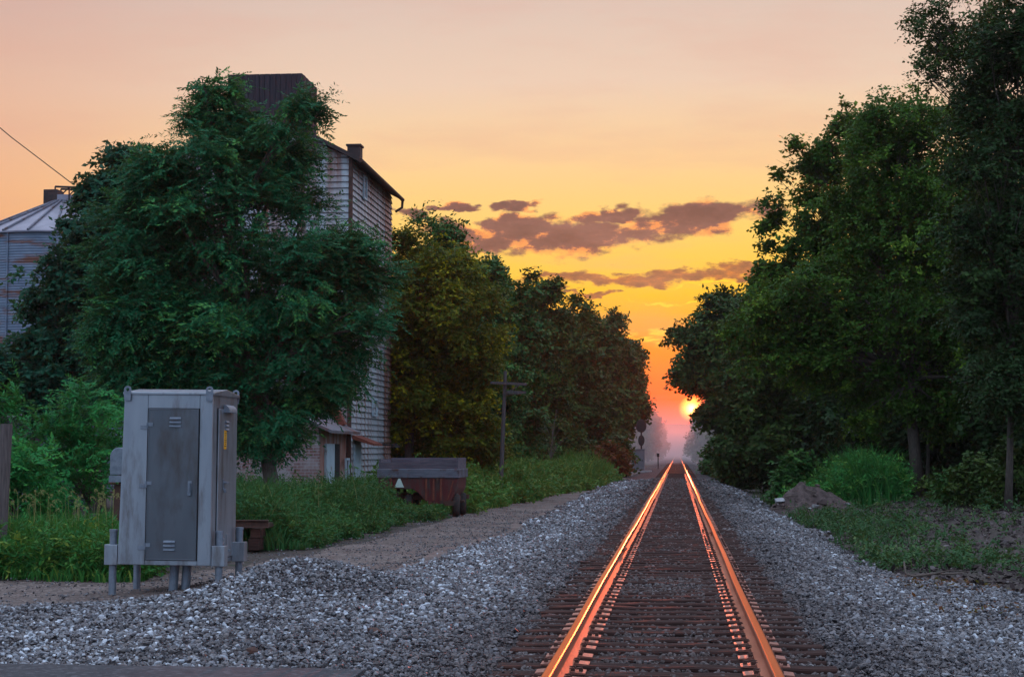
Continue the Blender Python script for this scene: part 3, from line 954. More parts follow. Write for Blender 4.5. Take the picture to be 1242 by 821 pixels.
# brick lean-to in front
lx1 = XR - 0.05; lx0 = lx1 - 4.6; ly0, ly1 = 50.6, YN - 0.04
zl = at(416, 519, 54)[2]
shed = empty('brick_shed', ((lx0 + lx1) / 2, (ly0 + ly1) / 2, 0), 'low whitewashed brick shed with a sloping tin roof against the tall mill', 'building')
b = MB()
zt = lambda x: zl + (lx1 - x) * 0.45
b.prism([(lx0, -0.1), (lx1, -0.1), (lx1, zt(lx1)), (lx0, zt(lx0))], 'y', ly0, ly0 + 0.25)
b.box((lx0 + 0.12, (ly0 + ly1) / 2 + 0.13, zt(lx0) / 2 - 0.1), (0.24, ly1 - ly0 - 0.27, zt(lx0)))
loc(b.build('brick_wall', M['brick']), shed)
b = MB(); b.box((lx1 - 0.12, (ly0 + ly1) / 2 + 0.13, zl / 2 - 0.03), (0.22, ly1 - ly0 - 0.27, zl)); loc(b.build('side_wall', M['siding_rust']), shed)
b = MB(); b.box((lx1 + 0.03, ly0 + 1.5, 0.95), (0.07, 1.25, 2.1)); d_ = loc(b.build('door', M['door_blue']), shed)
b = MB()
for y in (ly0 + 0.8, ly0 + 2.2, ly0 + 3.1): b.box((lx1 + 0.05, y, 1.05), (0.10, 0.12, 2.3))
o = b.build('frame', M['stone_pale']); o.parent = d_; o.matrix_parent_inverse = shed.matrix_basis.inverted()
b = MB(); b.box((lx1 + 0.02, ly0 + 2.65, 1.0), (0.06, 0.7, 2.0)); loc(b.build('door', M['dark']), shed)
b = MB(); b.prism([(lx0 - 0.3, zt(lx0 - 0.3)), (lx1 + 0.45, zt(lx1 + 0.45)), (lx1 + 0.45, zt(lx1 + 0.45) + 0.09), (lx0 - 0.3, zt(lx0 - 0.3) + 0.09)], 'y', ly0 - 0.3, ly1 - 0.02)
loc(b.build('roof', M['roof_tin']), shed)
# rusty chute on the mill's front above the shed
b = MB(); p0 = at(392, 468, 54); p1 = at(413, 512, 54)
b.box(((p0[0] + p1[0]) / 2, 54.2, (p0[2] + p1[2]) / 2), (0.22, 0.35, 1.5), ry=R(-25)); loc(b.build('chute', M['rust_red']), mill)

# ------------------------------------------------------------------ grain bin, catwalk, wire, pale shed
bc = at(78, 300, 72); ze = at(30, 284, 69)[2]; rb_ = 4.1
binr = empty('grain_bin', (bc[0], 72, 0), 'round blue-grey corrugated grain bin with a ribbed cone roof', 'grain bin')
prof = []
z = 0.0
while z < ze:
    ph = z / 0.11 * 2 * math.pi
    prof.append((rb_ + 0.012 * math.sin(ph), z)); z += 0.0275
b = MB(); b.lathe(prof, (0, 0, 0), 72); b.build('wall', M['bin_wall'], binr, smooth=True, recalc=False)
b = MB()
for k in range(3):
    for zz in (ze * (0.32 + 0.2 * k),):
        b.lathe([(rb_ + 0.016, zz - 0.05), (rb_ + 0.03, zz - 0.05), (rb_ + 0.03, zz + 0.05), (rb_ + 0.016, zz + 0.05)], (0, 0, 0), 72)
for k in range(14):
    a = 2 * math.pi * k / 14
    b.box((math.cos(a) * (rb_ + 0.03), math.sin(a) * (rb_ + 0.03), ze / 2), (0.05, 0.06, ze), rz=a)
b.build('stiffener', M['bin_wall'], binr)
zc = ze + 1.75
b = MB(); b.lathe([(rb_ + 0.14, ze - 0.06), (rb_ + 0.14, ze + 0.0), (0.45, zc), (0.45, zc + 0.28), (0.02, zc + 0.34)], (0, 0, 0), 48); br_ = b.build('roof', M['bin_roof'], binr)
b = MB()
for k in range(24):
    a = 2 * math.pi * k / 24
    b.tube([(math.cos(a) * (rb_ + 0.15), math.sin(a) * (rb_ + 0.15), ze + 0.03), (math.cos(a) * 0.46, math.sin(a) * 0.46, zc + 0.03)], 0.05, 5)
b.build('rib', M['wag_band'], br_)
# conveyor bridge over the bin
q0 = at(58, 243, 72); q1 = at(128, 252, 72)
cv = empty('conveyor_bridge', (q0[0], 72, 0), 'dark lattice conveyor bridge with a drive box above the bin roof', 'conveyor')
b = MB()
zA = at(70, 228, 72)[2]; zB = at(70, 246, 72)[2]; xa = q0[0] + 0.45; xb = q1[0] + 3.5
for yy_ in (-0.35, 0.35):
    dz = -0.28
    b.tube([(xa, 72 + yy_, zA), (xb, 72 + yy_, zA + dz)], 0.045, 6); b.tube([(xa, 72 + yy_, zB), (xb, 72 + yy_, zB + dz)], 0.06, 6)
    n = 9
    for i in range(n):
        t0, t1 = i / n, (i + 1) / n
        x0_, x1_ = xa + (xb - xa) * t0, xa + (xb - xa) * t1
        b.tube([(x0_, 72 + yy_, zB + dz * t0), (x0_, 72 + yy_, zA + dz * t0)], 0.035, 5)
        b.tube([(x0_, 72 + yy_, zB + dz * t0), (x1_, 72 + yy_, zA + dz * t1)], 0.028, 5)
loc(b.build('truss', M['black']), cv)
b = MB(); b.box(((xa + xb) / 2, 72, zB - 0.16), (xb - xa, 0.5, 0.22)); loc(b.build('trough', M['trim']), cv)
b = MB(); pq = at(65, 240, 72); b.box((pq[0], 72, pq[2]), (0.62, 0.8, 0.62)); b.tube([(pq[0] + 0.05, 72, pq[2] - 0.3), (pq[0] + 0.1, 72, zc + 0.2)], 0.2, 10); loc(b.build('drive_box', M['trim'], bevel=0.02), cv)
# the bridge's far end stands on a leg behind the tree
b = MB(); b.tube([(xb - 0.2, 72, 0), (xb - 0.2, 72, zB - 0.5)], 0.09, 8); loc(b.build('leg', M['black']), cv)
w0 = at(-60, 105, 72); w1 = at(89, 224, 72)
b = MB(); b.tube([w0, (w0 + w1) / 2 + np.array([0, 0, -0.10]), w1], 0.022, 5)
tag(b.build('guy_wire', M['black']), 'thin dark wire slanting across the sky down to the conveyor bridge', 'wire')
# pale boarded shed peeping out behind the sumac
ps = at(20, 520, 52)
shd = empty('pale_shed', (ps[0] - 0.5, 54, 0), 'pale blue shed glimpsed through the bushes below the grain bin', 'shed')
b = lap_wall((ps[0] - 5.0, 52), (ps[0] + 1.4, 52), -0.1, 2.7, 0.2, 0.025, (0, -1)); b.box((ps[0] - 1.8, 54, 1.3), (6.3, 3.8, 2.8)); loc(b.build('wall', M['bin_wall'], recalc=False), shd)
b = MB(); b.prism([(51.6, 2.72), (54, 3.9), (56.4, 2.72), (56.4, 2.84), (54, 4.02), (51.6, 2.84)], 'x', ps[0] - 5.3, ps[0] + 1.7); loc(b.build('roof', M['roof_tin']), shd)

# ------------------------------------------------------------------ gravity wagon
WY = 47.0
def wx(px): return at(px, 580, WY)[0]
def wz(py): return at(512, py, WY)[2]
wag = empty('grain_wagon', (wx(512), WY + 1.4, 0), 'rusty red hopper wagon with a bare steel band, parked in the tall weeds', 'wagon')
x0, x1 = wx(459), wx(555.5)
zb0, zb1, zt0 = wz(579.5), wz(568.5), wz(557)
b = MB()
n_ = [(x0, zb0), (x1, zb0), (x1 - 0.02, wz(592)), (wx(549), wz(604)), (wx(545), wz(611)), (wx(520), wz(612)), (wx(507), wz(597)), (wx(500), wz(593)), (x0, wz(592.5))]
b.prism(n_, 'y', WY, WY + 1.9)
hop = loc(b.build('hopper', M['wag_red'], bevel=0.01), wag)
for px in (474, 517, 526, 535):
    zlo = wz(591) if px < 500 else wz(607)
    b = MB(); b.box((wx(px), WY - 0.02, (zb0 + zlo) / 2), (0.05, 0.045, zb0 - zlo - 0.02)); loc(b.build('brace', M['rust_red']), wag)
b = MB(); b.tube([(wx(550), WY - 0.03, wz(583)), (wx(543), WY - 0.03, wz(606))], 0.02, 6); loc(b.build('brace', M['rust_red']), wag)
b = MB(); b.box((wx(530.5), WY - 0.045, wz(582)), (0.05, 0.05, 0.14)); loc(b.build('latch', M['rust_dark']), wag)
b = MB(); b.box(((x0 + x1) / 2, WY + 0.95, (zb0 + zb1) / 2), (x1 - x0 + 0.07, 1.98, zb1 - zb0 - 0.004)); loc(b.build('side_band', M['wag_band'], bevel=0.012), wag)
b = MB()
hgt = [(0.0, 0.52, wz(560.5)), (0.52, 1.0, wz(557))]
for t0, t1, zz in hgt:
    b.box((x0 + (x1 - x0) * (t0 + t1) / 2, WY + 0.03, (zb1 + zz) / 2 + 0.002), ((x1 - x0) * (t1 - t0) - 0.01, 0.05, zz - zb1))
b.box((x0 + 0.03, WY + 0.95, zb1 + 0.13), (0.05, 1.8, 0.26)); b.box((x1 - 0.03, WY + 0.95, zb1 + 0.15), (0.05, 1.8, 0.30)); b.box(((x0 + x1) / 2, WY + 1.82, zb1 + 0.15), (x1 - x0 - 0.12, 0.05, 0.30))
b.box((x1 - 0.06, WY - 0.02, zb1 + 0.12), (0.07, 0.05, 0.36))
loc(b.build('side_board', M['wag_wood']), wag)
b = MB(); t_ = 0.17
tx, tz = wx(484.5), wz(586)
b.prism([(tx - 0.13, tz - 0.11), (tx + 0.13, tz - 0.11), (tx + 0.025, tz + 0.13), (tx - 0.025, tz + 0.13)], 'y', WY - 0.035, WY - 0.012); loc(b.build('reflector_triangle', M['refl']), wag)
b = MB(); b.box((wx(508), WY + 0.45, 0.50), (2.2, 0.10, 0.12)); b.box((wx(512), WY + 1.6, 0.50), (2.2, 0.10, 0.12)); b.box((wx(539), WY + 0.95, 0.44), (0.10, 1.8, 0.12)); b.box((wx(480), WY + 0.95, 0.55), (0.10, 1.8, 0.12))
b.tube([(wx(480), WY + 0.45, 0.55), (wx(480), WY + 0.45, wz(592))], 0.05, 6); b.tube([(wx(480), WY + 1.6, 0.55), (wx(480), WY + 1.6, wz(592))], 0.05, 6)
loc(b.build('chassis', M['rust_dark']), wag)
for px, yo in ((552, 0.25), (552, 1.65), (494, 0.30), (494, 1.65)):
    b = MB(); b.lathe([(0.16, -0.10), (0.27, -0.10), (0.31, -0.06), (0.32, 0.0), (0.31, 0.06), (0.27, 0.10), (0.16, 0.10)], (0, 0, 0), 22)
    w = b.build('wheel', M['tyre'], smooth=True); w.location = (wx(px), WY + yo, 0.30); w.rotation_euler = (0, R(90), R(8 if px > 500 else 0)); w.parent = wag; w.matrix_parent_inverse = wag.matrix_basis.inverted()
    b = MB(); b.lathe([(0.02, 0.06), (0.09, 0.05), (0.165, 0.09), (0.165, -0.09), (0.09, -0.05), (0.02, -0.06)], (0, 0, 0), 18); b.build('rim', M['rust_red'], w)
b = MB(); b.tube([(wx(546), WY + 0.3, 0.36), (x1 + 0.15, WY + 0.2, 0.42)], 0.04, 6); b.box((wx(546), WY + 0.1, wz(610)), (0.3, 0.3, 0.12)); loc(b.build('chute_gate', M['rust_dark']), wag)

# ------------------------------------------------------------------ poles, signal, small things
def pole(pb, pt, Y, arms, label, dead=False):
    p0 = at(pb[0], pb[1], Y); p1 = at(pt[0], pt[1], Y); p0[2] = Hs(p0[0], Y) - 0.1
    t = empty('utility_pole', (p0[0], Y, p0[2]), label, 'utility pole', 'utility poles along the track')
    b = MB(); b.tube([p0, p1], [0.0014 * Y, 0.0010 * Y], 10); loc(b.build('pole', M['pole']), t)
    for (xa, xb, py, nin, tilt) in arms:
        A = at(xa, py - tilt, Y - 0.16); B = at(xb, py + tilt, Y - 0.16)
        b = MB(); ln = B - A
        b.box((A + B) / 2, (np.linalg.norm(ln), 0.08, 0.09), ry=math.atan2(-(ln[2]), ln[0])); arm = loc(b.build('crossarm', M['pole']), t)
        for i in range(nin):
            q = A + ln * ((i + 0.5) / nin)
            b = MB(); b.lathe([(0.02, 0.05), (0.02, 0.12), (0.055, 0.13), (0.06, 0.19), (0.035, 0.24), (0.01, 0.26)], (q[0], q[1], q[2]), 8, True)
            o = b.build('insulator', M['glass_ins']); o.parent = arm; o.matrix_parent_inverse = t.matrix_basis.inverted()
        c = (A + B) / 2
        b = MB(); b.tube([c + ln * 0.3 + np.array([0, -0.06, -0.05]), (p1 * 0.82 + p0 * 0.18) + np.array([0, -0.12, 0])], 0.022, 5); loc(b.build('brace', M['pole']), t)
    return t


pole((606.5, 575), (613, 450), 61.5, [(595, 639, 465, 0, 1.0), (615, 638, 475.5, 5, 0.3)], 'leaning wooden utility pole with two crossarms in front of the trees')
pole((674, 570), (675.5, 492), 150, [(667, 684, 498, 4, 0.2), (664, 684, 506, 5, 0.2)], 'smaller, more distant utility pole half lost among dark trees')

SY = 150.0
sp = at(774.5, 567, SY); sp[2] = 0.40
sig = empty('railway_signal', (sp[0] + 0.25, SY + 1.2, 0), 'black mast signal with two target heads beside the track', 'railway signal')
b = MB(); X_ = at(778, 560, SY + 1.2)[0]
b.tube([(X_, SY + 1.2, -0.1), (X_, SY + 1.2, 4.6)], 0.07, 8); loc(b.build('mast', M['black']), sig)
for zc_, hh_ in ((4.0, 1.15), (2.75, 0.95)):
    b = MB(); b.prism([(0.46 * math.sin(a) * (1 if hh_ > 1.1 else 0.6) + X_, zc_ + hh_ * 0.5 * math.cos(a)) for a in np.linspace(0, 2 * math.pi, 20, endpoint=False)], 'y', SY + 1.05, SY + 1.09)
    b.box((X_, SY + 1.0, zc_), (0.32, 0.2, hh_ * 0.7)); h_ = loc(b.build('signal_head', M['black']), sig)
    b = MB()
    for k in (-1, 0, 1): b.tube([(X_, SY + 0.92, zc_ + k * 0.25), (X_, SY + 0.68, zc_ + k * 0.25 - 0.03)], 0.10, 10)
    o = b.build('visor', M['black']); o.parent = h_; o.matrix_parent_inverse = sig.matrix_basis.inverted()
sc_ = empty('signal_case', (sp[0], SY, 0), 'small grey metal signal case at the foot of the black mast signal', 'cabinet')
b = MB(); b.box((0, 0, 1.05), (1.05, 0.9, 1.75)); b.build('body', M['signal_grey'], sc_, bevel=0.03)
b = MB(); b.box((0, 0, 1.965), (1.15, 1.02, 0.08)); b.build('roof', M['signal_grey'], sc_)
b = MB(); b.box((0, -0.46, 1.03), (0.85, 0.03, 1.5)); dd = b.build('door', M['signal_grey'], sc_, bevel=0.008)
b = MB(); b.box((0.33, -0.49, 1.03), (0.05, 0.04, 0.16)); b.build('handle', M['black'], dd)
b = MB(); b.box((0, 0, -0.12), (2.2, 1.6, 0.55)); b.build('base', M['stone_pale'], sc_)
mp = at(797.5, 562, 165)
b = MB(); b.tube([(mp[0], 170, -0.1), (mp[0], 170, 1.55)], 0.05, 8); b.box((mp[0], 169.93, 1.45), (0.26, 0.03, 0.34)); tag(b.build('marker_post', M['black']), 'thin dark marker post beside the track beyond the signal', 'post')

# meter box on a post left of the cabinet
mb_ = at(146, 600, 26.0)
mt = empty('meter_post', (mb_[0], 26.0, 0), 'grey round-topped meter box on a rusty post beside the big cabinet', 'meter box')
b = MB(); b.tube([(0, 0.1, -0.2), (0, 0.1, 1.75)], 0.055, 10); b.box((-0.06, 0.03, 0.75), (0.09, 0.03, 1.0)); b.build('post', M['rust_dark'], mt)
b = MB()
b.prism([(-0.14, 1.40), (0.14, 1.40)] + [(0.14 * math.cos(a), 1.68 + 0.14 * math.sin(a)) for a in np.linspace(0, math.pi, 12)], 'y', -0.10, 0.06); b.build('meter_box', M['galv'], mt, bevel=0.01)
b = MB(); b.box((0, -0.02, 1.34), (0.30, 0.18, 0.10)); b.build('bracket', M['galv'], mt)

pp = at(3, 600, 24.5)
b = MB(); b.tube([(pp[0] - 0.05, 24.5, -0.2), (pp[0] - 0.01, 24.5, 1.0), (pp[0] + 0.035, 24.52, 2.16)], [0.105, 0.10, 0.085], 12)
tag(b.build('wooden_post', M['old_wood']), 'dark weathered wooden post leaning at the left edge of the grass', 'post')

rp = at(300, 650, 30.5)
rz_ = empty('steel_beam', (rp[0], 30.5, 0), 'rusty steel beam lying on timber blocks behind the grey cabinet', 'beam')
b = MB(); b.prism([(-0.06, 0.40), (0.06, 0.40), (0.06, 0.415), (0.008, 0.42), (0.008, 0.52), (0.06, 0.525), (0.06, 0.54), (-0.06, 0.54), (-0.06, 0.525), (-0.008, 0.52), (-0.008, 0.42), (-0.06, 0.415)], 'x', -1.4, 0.38)
b.prism([(0.3, 0.39), (0.75, 0.39), (0.75, 0.47), (0.3, 0.47)], 'x', -1.3, 0.30); b.build('beam', M['rust_dark'], rz_)
for x in (-1.0, 0.12):
    b = MB(); b.box((x, 0.22, 0.1), (0.20, 0.5, 0.2)); b.box((x + 0.02, 0.22, 0.295), (0.18, 0.42, 0.17)); b.build('block', M['tie'], rz_, bevel=0.01)  # dark timber: shadow beneath the beam put into the blocks' colour

# mound of soil and stones right of the track
MY = 57.5
mc = at(991, 600, MY); mz = Hs(mc[0], MY)
nu, nv_ = 80, 80
xs_ = np.linspace(-1.9, 1.9, nu); ys_ = np.linspace(-1.5, 1.7, nv_)
def mound_z(x, y):
    x = np.asarray(x, float); y = np.asarray(y, float)
    cr = np.where(x < -0.35, 1 - ((-0.35 - x) / 1.35) ** 2, 1 - ((x + 0.35) / 2.05) ** 1.3)
    cr = np.clip(np.where(x < -0.35, 1 - (np.abs(x + 0.35) / 1.35) ** 2, 1 - (np.abs(x + 0.35) / 2.05) ** 1.3), 0, 1)
    h = 0.92 * cr * np.clip(1 - (np.abs(y) / 1.35) ** 1.7, 0, 1)
    n = (hash_noise(x + 9, y, 1.3, 2) - 0.5) * 0.30 + (hash_noise(x, y, 4.1, 3) - 0.5) * 0.20 + (hash_noise(x, y, 11, 4) - 0.5) * 0.11
    return h + n * np.clip(h * 3, 0.2, 1) - 0.08
V, Fc = grid(xs_, ys_, mound_z)
md = empty('soil_mound', (mc[0], MY, mz), 'low heap of dry brown soil and stones beside the green weed bank', 'mound')
link('soil', np_mesh('soil', V, Fc, M['mound'], smooth=False), md)
for i, (x, y, s) in enumerate(((-1.25, -0.7, 0.22), (-1.35, -0.5, 0.15), (-0.15, -1.0, 0.17), (0.1, -0.85, 0.24), (0.9, -0.6, 0.13), (0.55, -1.05, 0.12), (1.35, -0.3, 0.16))):
    tv, tf = TPL[i]
    o = link('rock', np_mesh('rock', tv * s, tf, M['stone_pale'] if i % 2 == 0 else M['mound']), md, (x, y, max(mound_z(np.array(x), np.array(y)), 0) + s * 0.25))

rk = random.Random(8)
for i in range(26):
    x, y, sz = rk.uniform(-1.5, 1.5), rk.uniform(-1.25, 0.3), rk.uniform(0.04, 0.11)
    tv, tf = TPL[i % 12]
    link('rock', np_mesh('rock', tv * sz, tf, M['stone_pale'] if i % 4 == 0 else M['mound']), md, (x, y, max(float(mound_z(np.array(x), np.array(y))), 0) + sz * 0.2))
for i in range(9):
    x, y = rk.uniform(-1.4, 1.4), rk.uniform(-1.1, 0.2); a = rk.uniform(0, 3.1); l_ = rk.uniform(0.25, 0.6); z = max(float(mound_z(np.array(x), np.array(y))), 0)
    b = MB(); b.tube([(x - math.cos(a) * l_, y - math.sin(a) * 0.3 * l_, z + 0.02), (x, y, z + 0.09), (x + math.cos(a) * l_, y + 0.3 * math.sin(a) * l_, z + 0.10)], [0.022, 0.018, 0.008], 5); b.build('stick', M['stick'], md)

# ------------------------------------------------------------------ foliage
def nrm(v):
    return v / np.maximum(np.linalg.norm(v, axis=-1, keepdims=True), 1e-9)


def leaf_quads(P, D, N, ln, wd):
    """diamond leaves: base, two shoulders, tip"""
    S = nrm(np.cross(D, N))
    ln = ln[:, None]; wd = wd[:, None]
    a = P; b = P + D * ln * 0.45 + S * wd * 0.5; c = P + D * ln; d = P + D * ln * 0.45 - S * wd * 0.5
    V = np.stack([a, b, c, d], 1).reshape(-1, 3)
    return V, np.arange(len(P) * 4).reshape(-1, 4)


def sprays(Cn, Out, r, twigs=5, per=8, tl=0.5, ll=0.10, lw=0.05, droop=-0.15, spread=0.8, flat=0.5, pinn=0.0, tint0=None):
    """leafy twigs round cluster centres Cn growing along Out"""
    n = len(Cn)
    c = np.repeat(Cn, twigs, 0); o = np.repeat(Out, twigs, 0)
    d = o + r.normal(size=c.shape) * spread * np.array([1, 1, 1 - flat])
    d[:, 2] += droop
    d = nrm(d)
    L_ = tl * (0.55 + 0.75 * r.random(len(c)))
    start = c + r.normal(size=c.shape) * tl * 0.28
    tw_t = r.random(len(c)) * 0.35
    t = np.linspace(0.08, 1.0, per)[None, :] + (r.random((len(c), per)) - 0.5) * 0.08
    sag = -0.20 * tl * t ** 2
    P = start[:, None, :] + d[:, None, :] * (L_[:, None] * t)[..., None]
    P[..., 2] += sag
    up = np.array([0, 0, 1.0]) + r.normal(size=(len(c), 3)) * 0.35
    side = nrm(np.cross(d, up))
    sg = np.where(np.arange(per) % 2 == 0, 1.0, -1.0)[None, :, None]
    D = d[:, None, :] * (0.35 + 0.25 * pinn) + side[:, None, :] * sg * 0.9 + r.normal(size=P.shape) * (0.42 - 0.25 * pinn)
    D[..., 2] -= 0.18
    D = nrm(D)
    N = np.array([0, 0, 0.75]) + o[:, None, :] * 0.55 + r.normal(size=P.shape) * (0.45 - 0.15 * pinn)
    P = P.reshape(-1, 3); D = D.reshape(-1, 3); N = N.reshape(-1, 3)
    ln = ll * (0.7 + 0.6 * r.random(len(P))); wd = lw * (0.7 + 0.6 * r.random(len(P)))
    ct = (r.random(n) if tint0 is None else tint0)
    tint = np.repeat(np.repeat(ct, twigs) * 0.70 + tw_t * 0.6, per) + np.tile(t.mean(0), len(c)) * 0.25 - 0.12 + r.random(len(P)) * 0.2  # lighter towards the twig tips: a sunlit look put into the tint
    V, Fa = leaf_quads(P, D, N, ln, wd)
    return V, Fa, np.repeat(np.clip(tint, 0, 1), 4)


def blob_points(blobs, n, r, inner=0.35, sub=8, ragged=0.10):
    """leaf clusters gathered into boughs spread through the blobs' volume, thicker towards the outside; returns points, outward directions, bough index"""
    B = np.array(blobs)
    w = (B[:, 3] * B[:, 4] + B[:, 3] * B[:, 5] + B[:, 4] * B[:, 5]) ** 0.72; w = w / w.sum()
    ns = max(n // sub, 3 * len(B))
    k = r.choice(len(B), ns, p=w)
    d = nrm(r.normal(size=(ns, 3)))
    rad = inner + (1 - inner) * r.random(ns) ** 0.55
    out = r.random(ns) < ragged
    rad = np.where(out, 1.05 + 0.30 * r.random(ns), rad)
    lump = 0.82 + 0.36 * hash_noise(d[:, 0] * 3 + k * 7.7, d[:, 2] * 3 + d[:, 1] * 2.1, 1.3, 4)
    Cs = B[k, :3] + d * B[k, 3:6] * (rad * lump)[:, None]
    Rm_ = np.clip(B[k, 3:6].mean(1) * 0.23, 0.10, 1.2)
    q = r.integers(0, ns, n)
    m = np.where(out, 0.55, 1.0)[q] * Rm_[q]
    P = Cs[q] + r.normal(size=(n, 3)) * m[:, None] * np.array([1, 1, 0.62]) + d[q] * (m * (r.random(n) - 0.5) * 1.2)[:, None]
    return P, nrm(d[q] + r.normal(size=(n, 3)) * 0.35), q


def limbs(b, base, top, r0, targets, rnd, n=7):
    base = np.array(base, float); top = np.array(top, float)
    mid = base + (top - base) * 0.5 + np.array([rnd.uniform(-.2, .2), rnd.uniform(-.2, .2), 0])
    pts = []
    for i in range(9):
        t = i / 8
        q = (1 - t) ** 2 * base + 2 * t * (1 - t) * mid + t * t * top
        pts.append(q)
    rad = [r0 * (1.0 - 0.85 * (i / 8)) * (1.25 if i == 0 else 1) for i in range(9)]
    b.tube(pts, rad, n)
    H_ = top[2] - base[2]
    for q in targets:
        q = np.array(q)
        t = np.clip((q[2] - base[2]) / H_ - 0.22 - 0.1 * rnd.random(), 0.34, 0.92)
        j = t * 8; i0 = int(j); s = pts[i0] + (pts[min(i0 + 1, 8)] - pts[i0]) * (j - i0)
        rr = r0 * (1.0 - 0.85 * t) * 0.5
        m = (s + q) / 2 + np.array([rnd.uniform(-.25, .25), rnd.uniform(-.25, .25), 0.10 * np.linalg.norm(q - s)])
        b.tube([s, (s + m) / 2 + np.array([0, 0, 0.05]), m, (m + q) / 2, q], [rr, rr * 0.8, rr * 0.55, rr * 0.35, rr * 0.15], 5)
        for _ in range(2):
            e = q + np.array([rnd.gauss(0, .25), rnd.gauss(0, .25), rnd.gauss(0.0, .2)])
            b.tube([m, (m + e) / 2 + np.array([0, 0, .08]), e], [rr * 0.4, rr * 0.25, rr * 0.08], 4)


def make_tree(name, label, cat, base, blobs, mat, bark='bark', r0=0.16, ncl=1500, seed=1, group=None, nl=26, top=None, inner=0.35, ragged=0.12, **kw):
    r = np.random.default_rng(seed); rnd = random.Random(seed)
    base = np.array([base[0], base[1], Hs(base[0], base[1]) - 0.1])
    o = empty(name, tuple(base), label, cat, group)
    P, d, k = blob_points(blobs, ncl, r, inner, ragged=ragged)
    keep = P[:, 2] > base[2] + 0.3
    P, d = P[keep], d[keep]
    bt = r.random(int(k.max()) + 1)[k[keep]] * 0.65 + r.random(len(P)) * 0.35
    V, Fa, T = sprays(P, d, r, tint0=bt, **kw)
    ob = link('crown', np_mesh('crown', V, Fa, L[mat], T)); loc(ob, o)
    b = MB()
    B = np.array(blobs)
    if top is None:
        i = np.argmax(B[:, 2]); top = B[i, :3]
    tg = [P[i] for i in r.choice(len(P), min(nl, len(P)), replace=False)]
    tg += [q[:3] for q in B]
    limbs(b, base, top, r0, tg, rnd)
    loc(b.build('trunk', M[bark], smooth=True, recalc=False), o)
    return o


def pxb(lst, Y, depth=1.0, yj=0.0, seed=0):
    """blobs from (px, py, rx px, ry px): real ellipsoids standing at distance Y, as deep as wide"""
    r = random.Random(seed); out = []
    for px, py, rx, ry in lst:
        y = Y + r.uniform(-yj, yj)
        p = at(px, py, y); s = m_px(y)
        out.append((p[0], y, p[2], rx * s, rx * s * depth, ry * s))
    return out


def auto_blobs(pc, ptop, pbot, hw, Y, n, seed, prof=None):
    """blobs filling a crown seen between ptop and pbot, half-width hw px"""
    r = random.Random(seed); out = []
    s = m_px(Y); c = at(pc, ptop, Y); zt_ = c[2]; zb = at(pc, pbot, Y)[2]; W = hw * s
    prof = prof or (lambda t: math.sin(math.pi * min(1, 0.18 + 0.75 * (1 - t))) ** 0.8)
    for i in range(n):
        t = (i + 0.5) / n
        w = W * prof(t)
        rr = max(0.35 * W, w * 0.52) * r.uniform(0.85, 1.15)
        a = r.uniform(0, 6.28) if i % 2 else r.choice([0, math.pi]) + r.uniform(-0.5, 0.5)
        q = max(0.0, w - rr * 0.9)
        rz2 = min(rr * 0.75, (zt_ - zb) * 0.3)
        z = zb + (zt_ - zb) * t
        z = min(z, zt_ - rz2 * 0.9)
        out.append((c[0] + math.cos(a) * q, Y + math.sin(a) * q, max(z, zb + rz2 * 0.6), rr, rr, rz2))
    # core so that nothing shows through the middle
    out.append((c[0], Y, (zt_ + zb) / 2, W * 0.62, W * 0.62, (zt_ - zb) * 0.36))
    return out


def px_base(px, Y):
    return (at(px, 590, Y)[0], Y)


LEAFY = dict(twigs=5, per=8)
# --- left bank
make_tree('locust_tree', 'big feathery green locust tree in front of the old mill', 'tree', px_base(340, 40), pxb([
    (248, 104, 11, 11), (242, 124, 11, 10), (262, 114, 9, 11), (254, 144, 18, 13), (282, 150, 15, 9), (356, 124, 6, 8), (340, 154, 12, 8), (310, 174, 38, 20), (372, 134, 8, 6), (240, 185, 50, 34), (334, 200, 34, 28), (190, 222, 34, 26), (372, 250, 20, 18), (160, 272, 36, 26),
    (285, 262, 80, 52), (392, 300, 40, 28), (436, 312, 26, 13), (205, 322, 70, 48), (330, 345, 85, 50), (420, 352, 40, 28), (455, 340, 14, 8), (150, 378, 44, 36), (250, 405, 85, 48), (360, 415, 62, 36), (420, 420, 28, 18), (448, 395, 14, 9),
    (200, 448, 70, 38), (315, 475, 64, 38), (380, 472, 22, 18), (422, 455, 13, 8), (330, 515, 38, 20), (296, 520, 32, 22), (232, 500, 48, 26), (160, 468, 40, 26)], 40, 0.95, 0.8, 3),
    'locust', r0=0.20, ncl=3600, seed=11, nl=40, ragged=0.16, twigs=7, per=17, tl=0.52, ll=0.112, lw=0.041, droop=-0.08, spread=0.95, flat=0.82, pinn=1.0, inner=0.3)
make_tree('broadleaf_tree', 'dark green broadleaf tree between the grain bin and the big locust', 'tree', px_base(120, 50), pxb([
    (145, 208, 22, 22), (132, 238, 26, 22), (160, 240, 40, 40), (130, 268, 22, 20), (160, 290, 62, 42), (92, 272, 16, 14), (84, 316, 24, 22), (125, 350, 62, 42), (66, 372, 28, 26), (52, 420, 36, 30), (110, 420, 80, 50), (20, 455, 34, 30), (70, 475, 60, 32), (-10, 470, 40, 30)], 50, 1.0, 0.8, 5),
    'maple', r0=0.2, ncl=2100, seed=12, nl=30, twigs=5, per=9, tl=0.45, ll=0.17, lw=0.12, droop=-0.1)
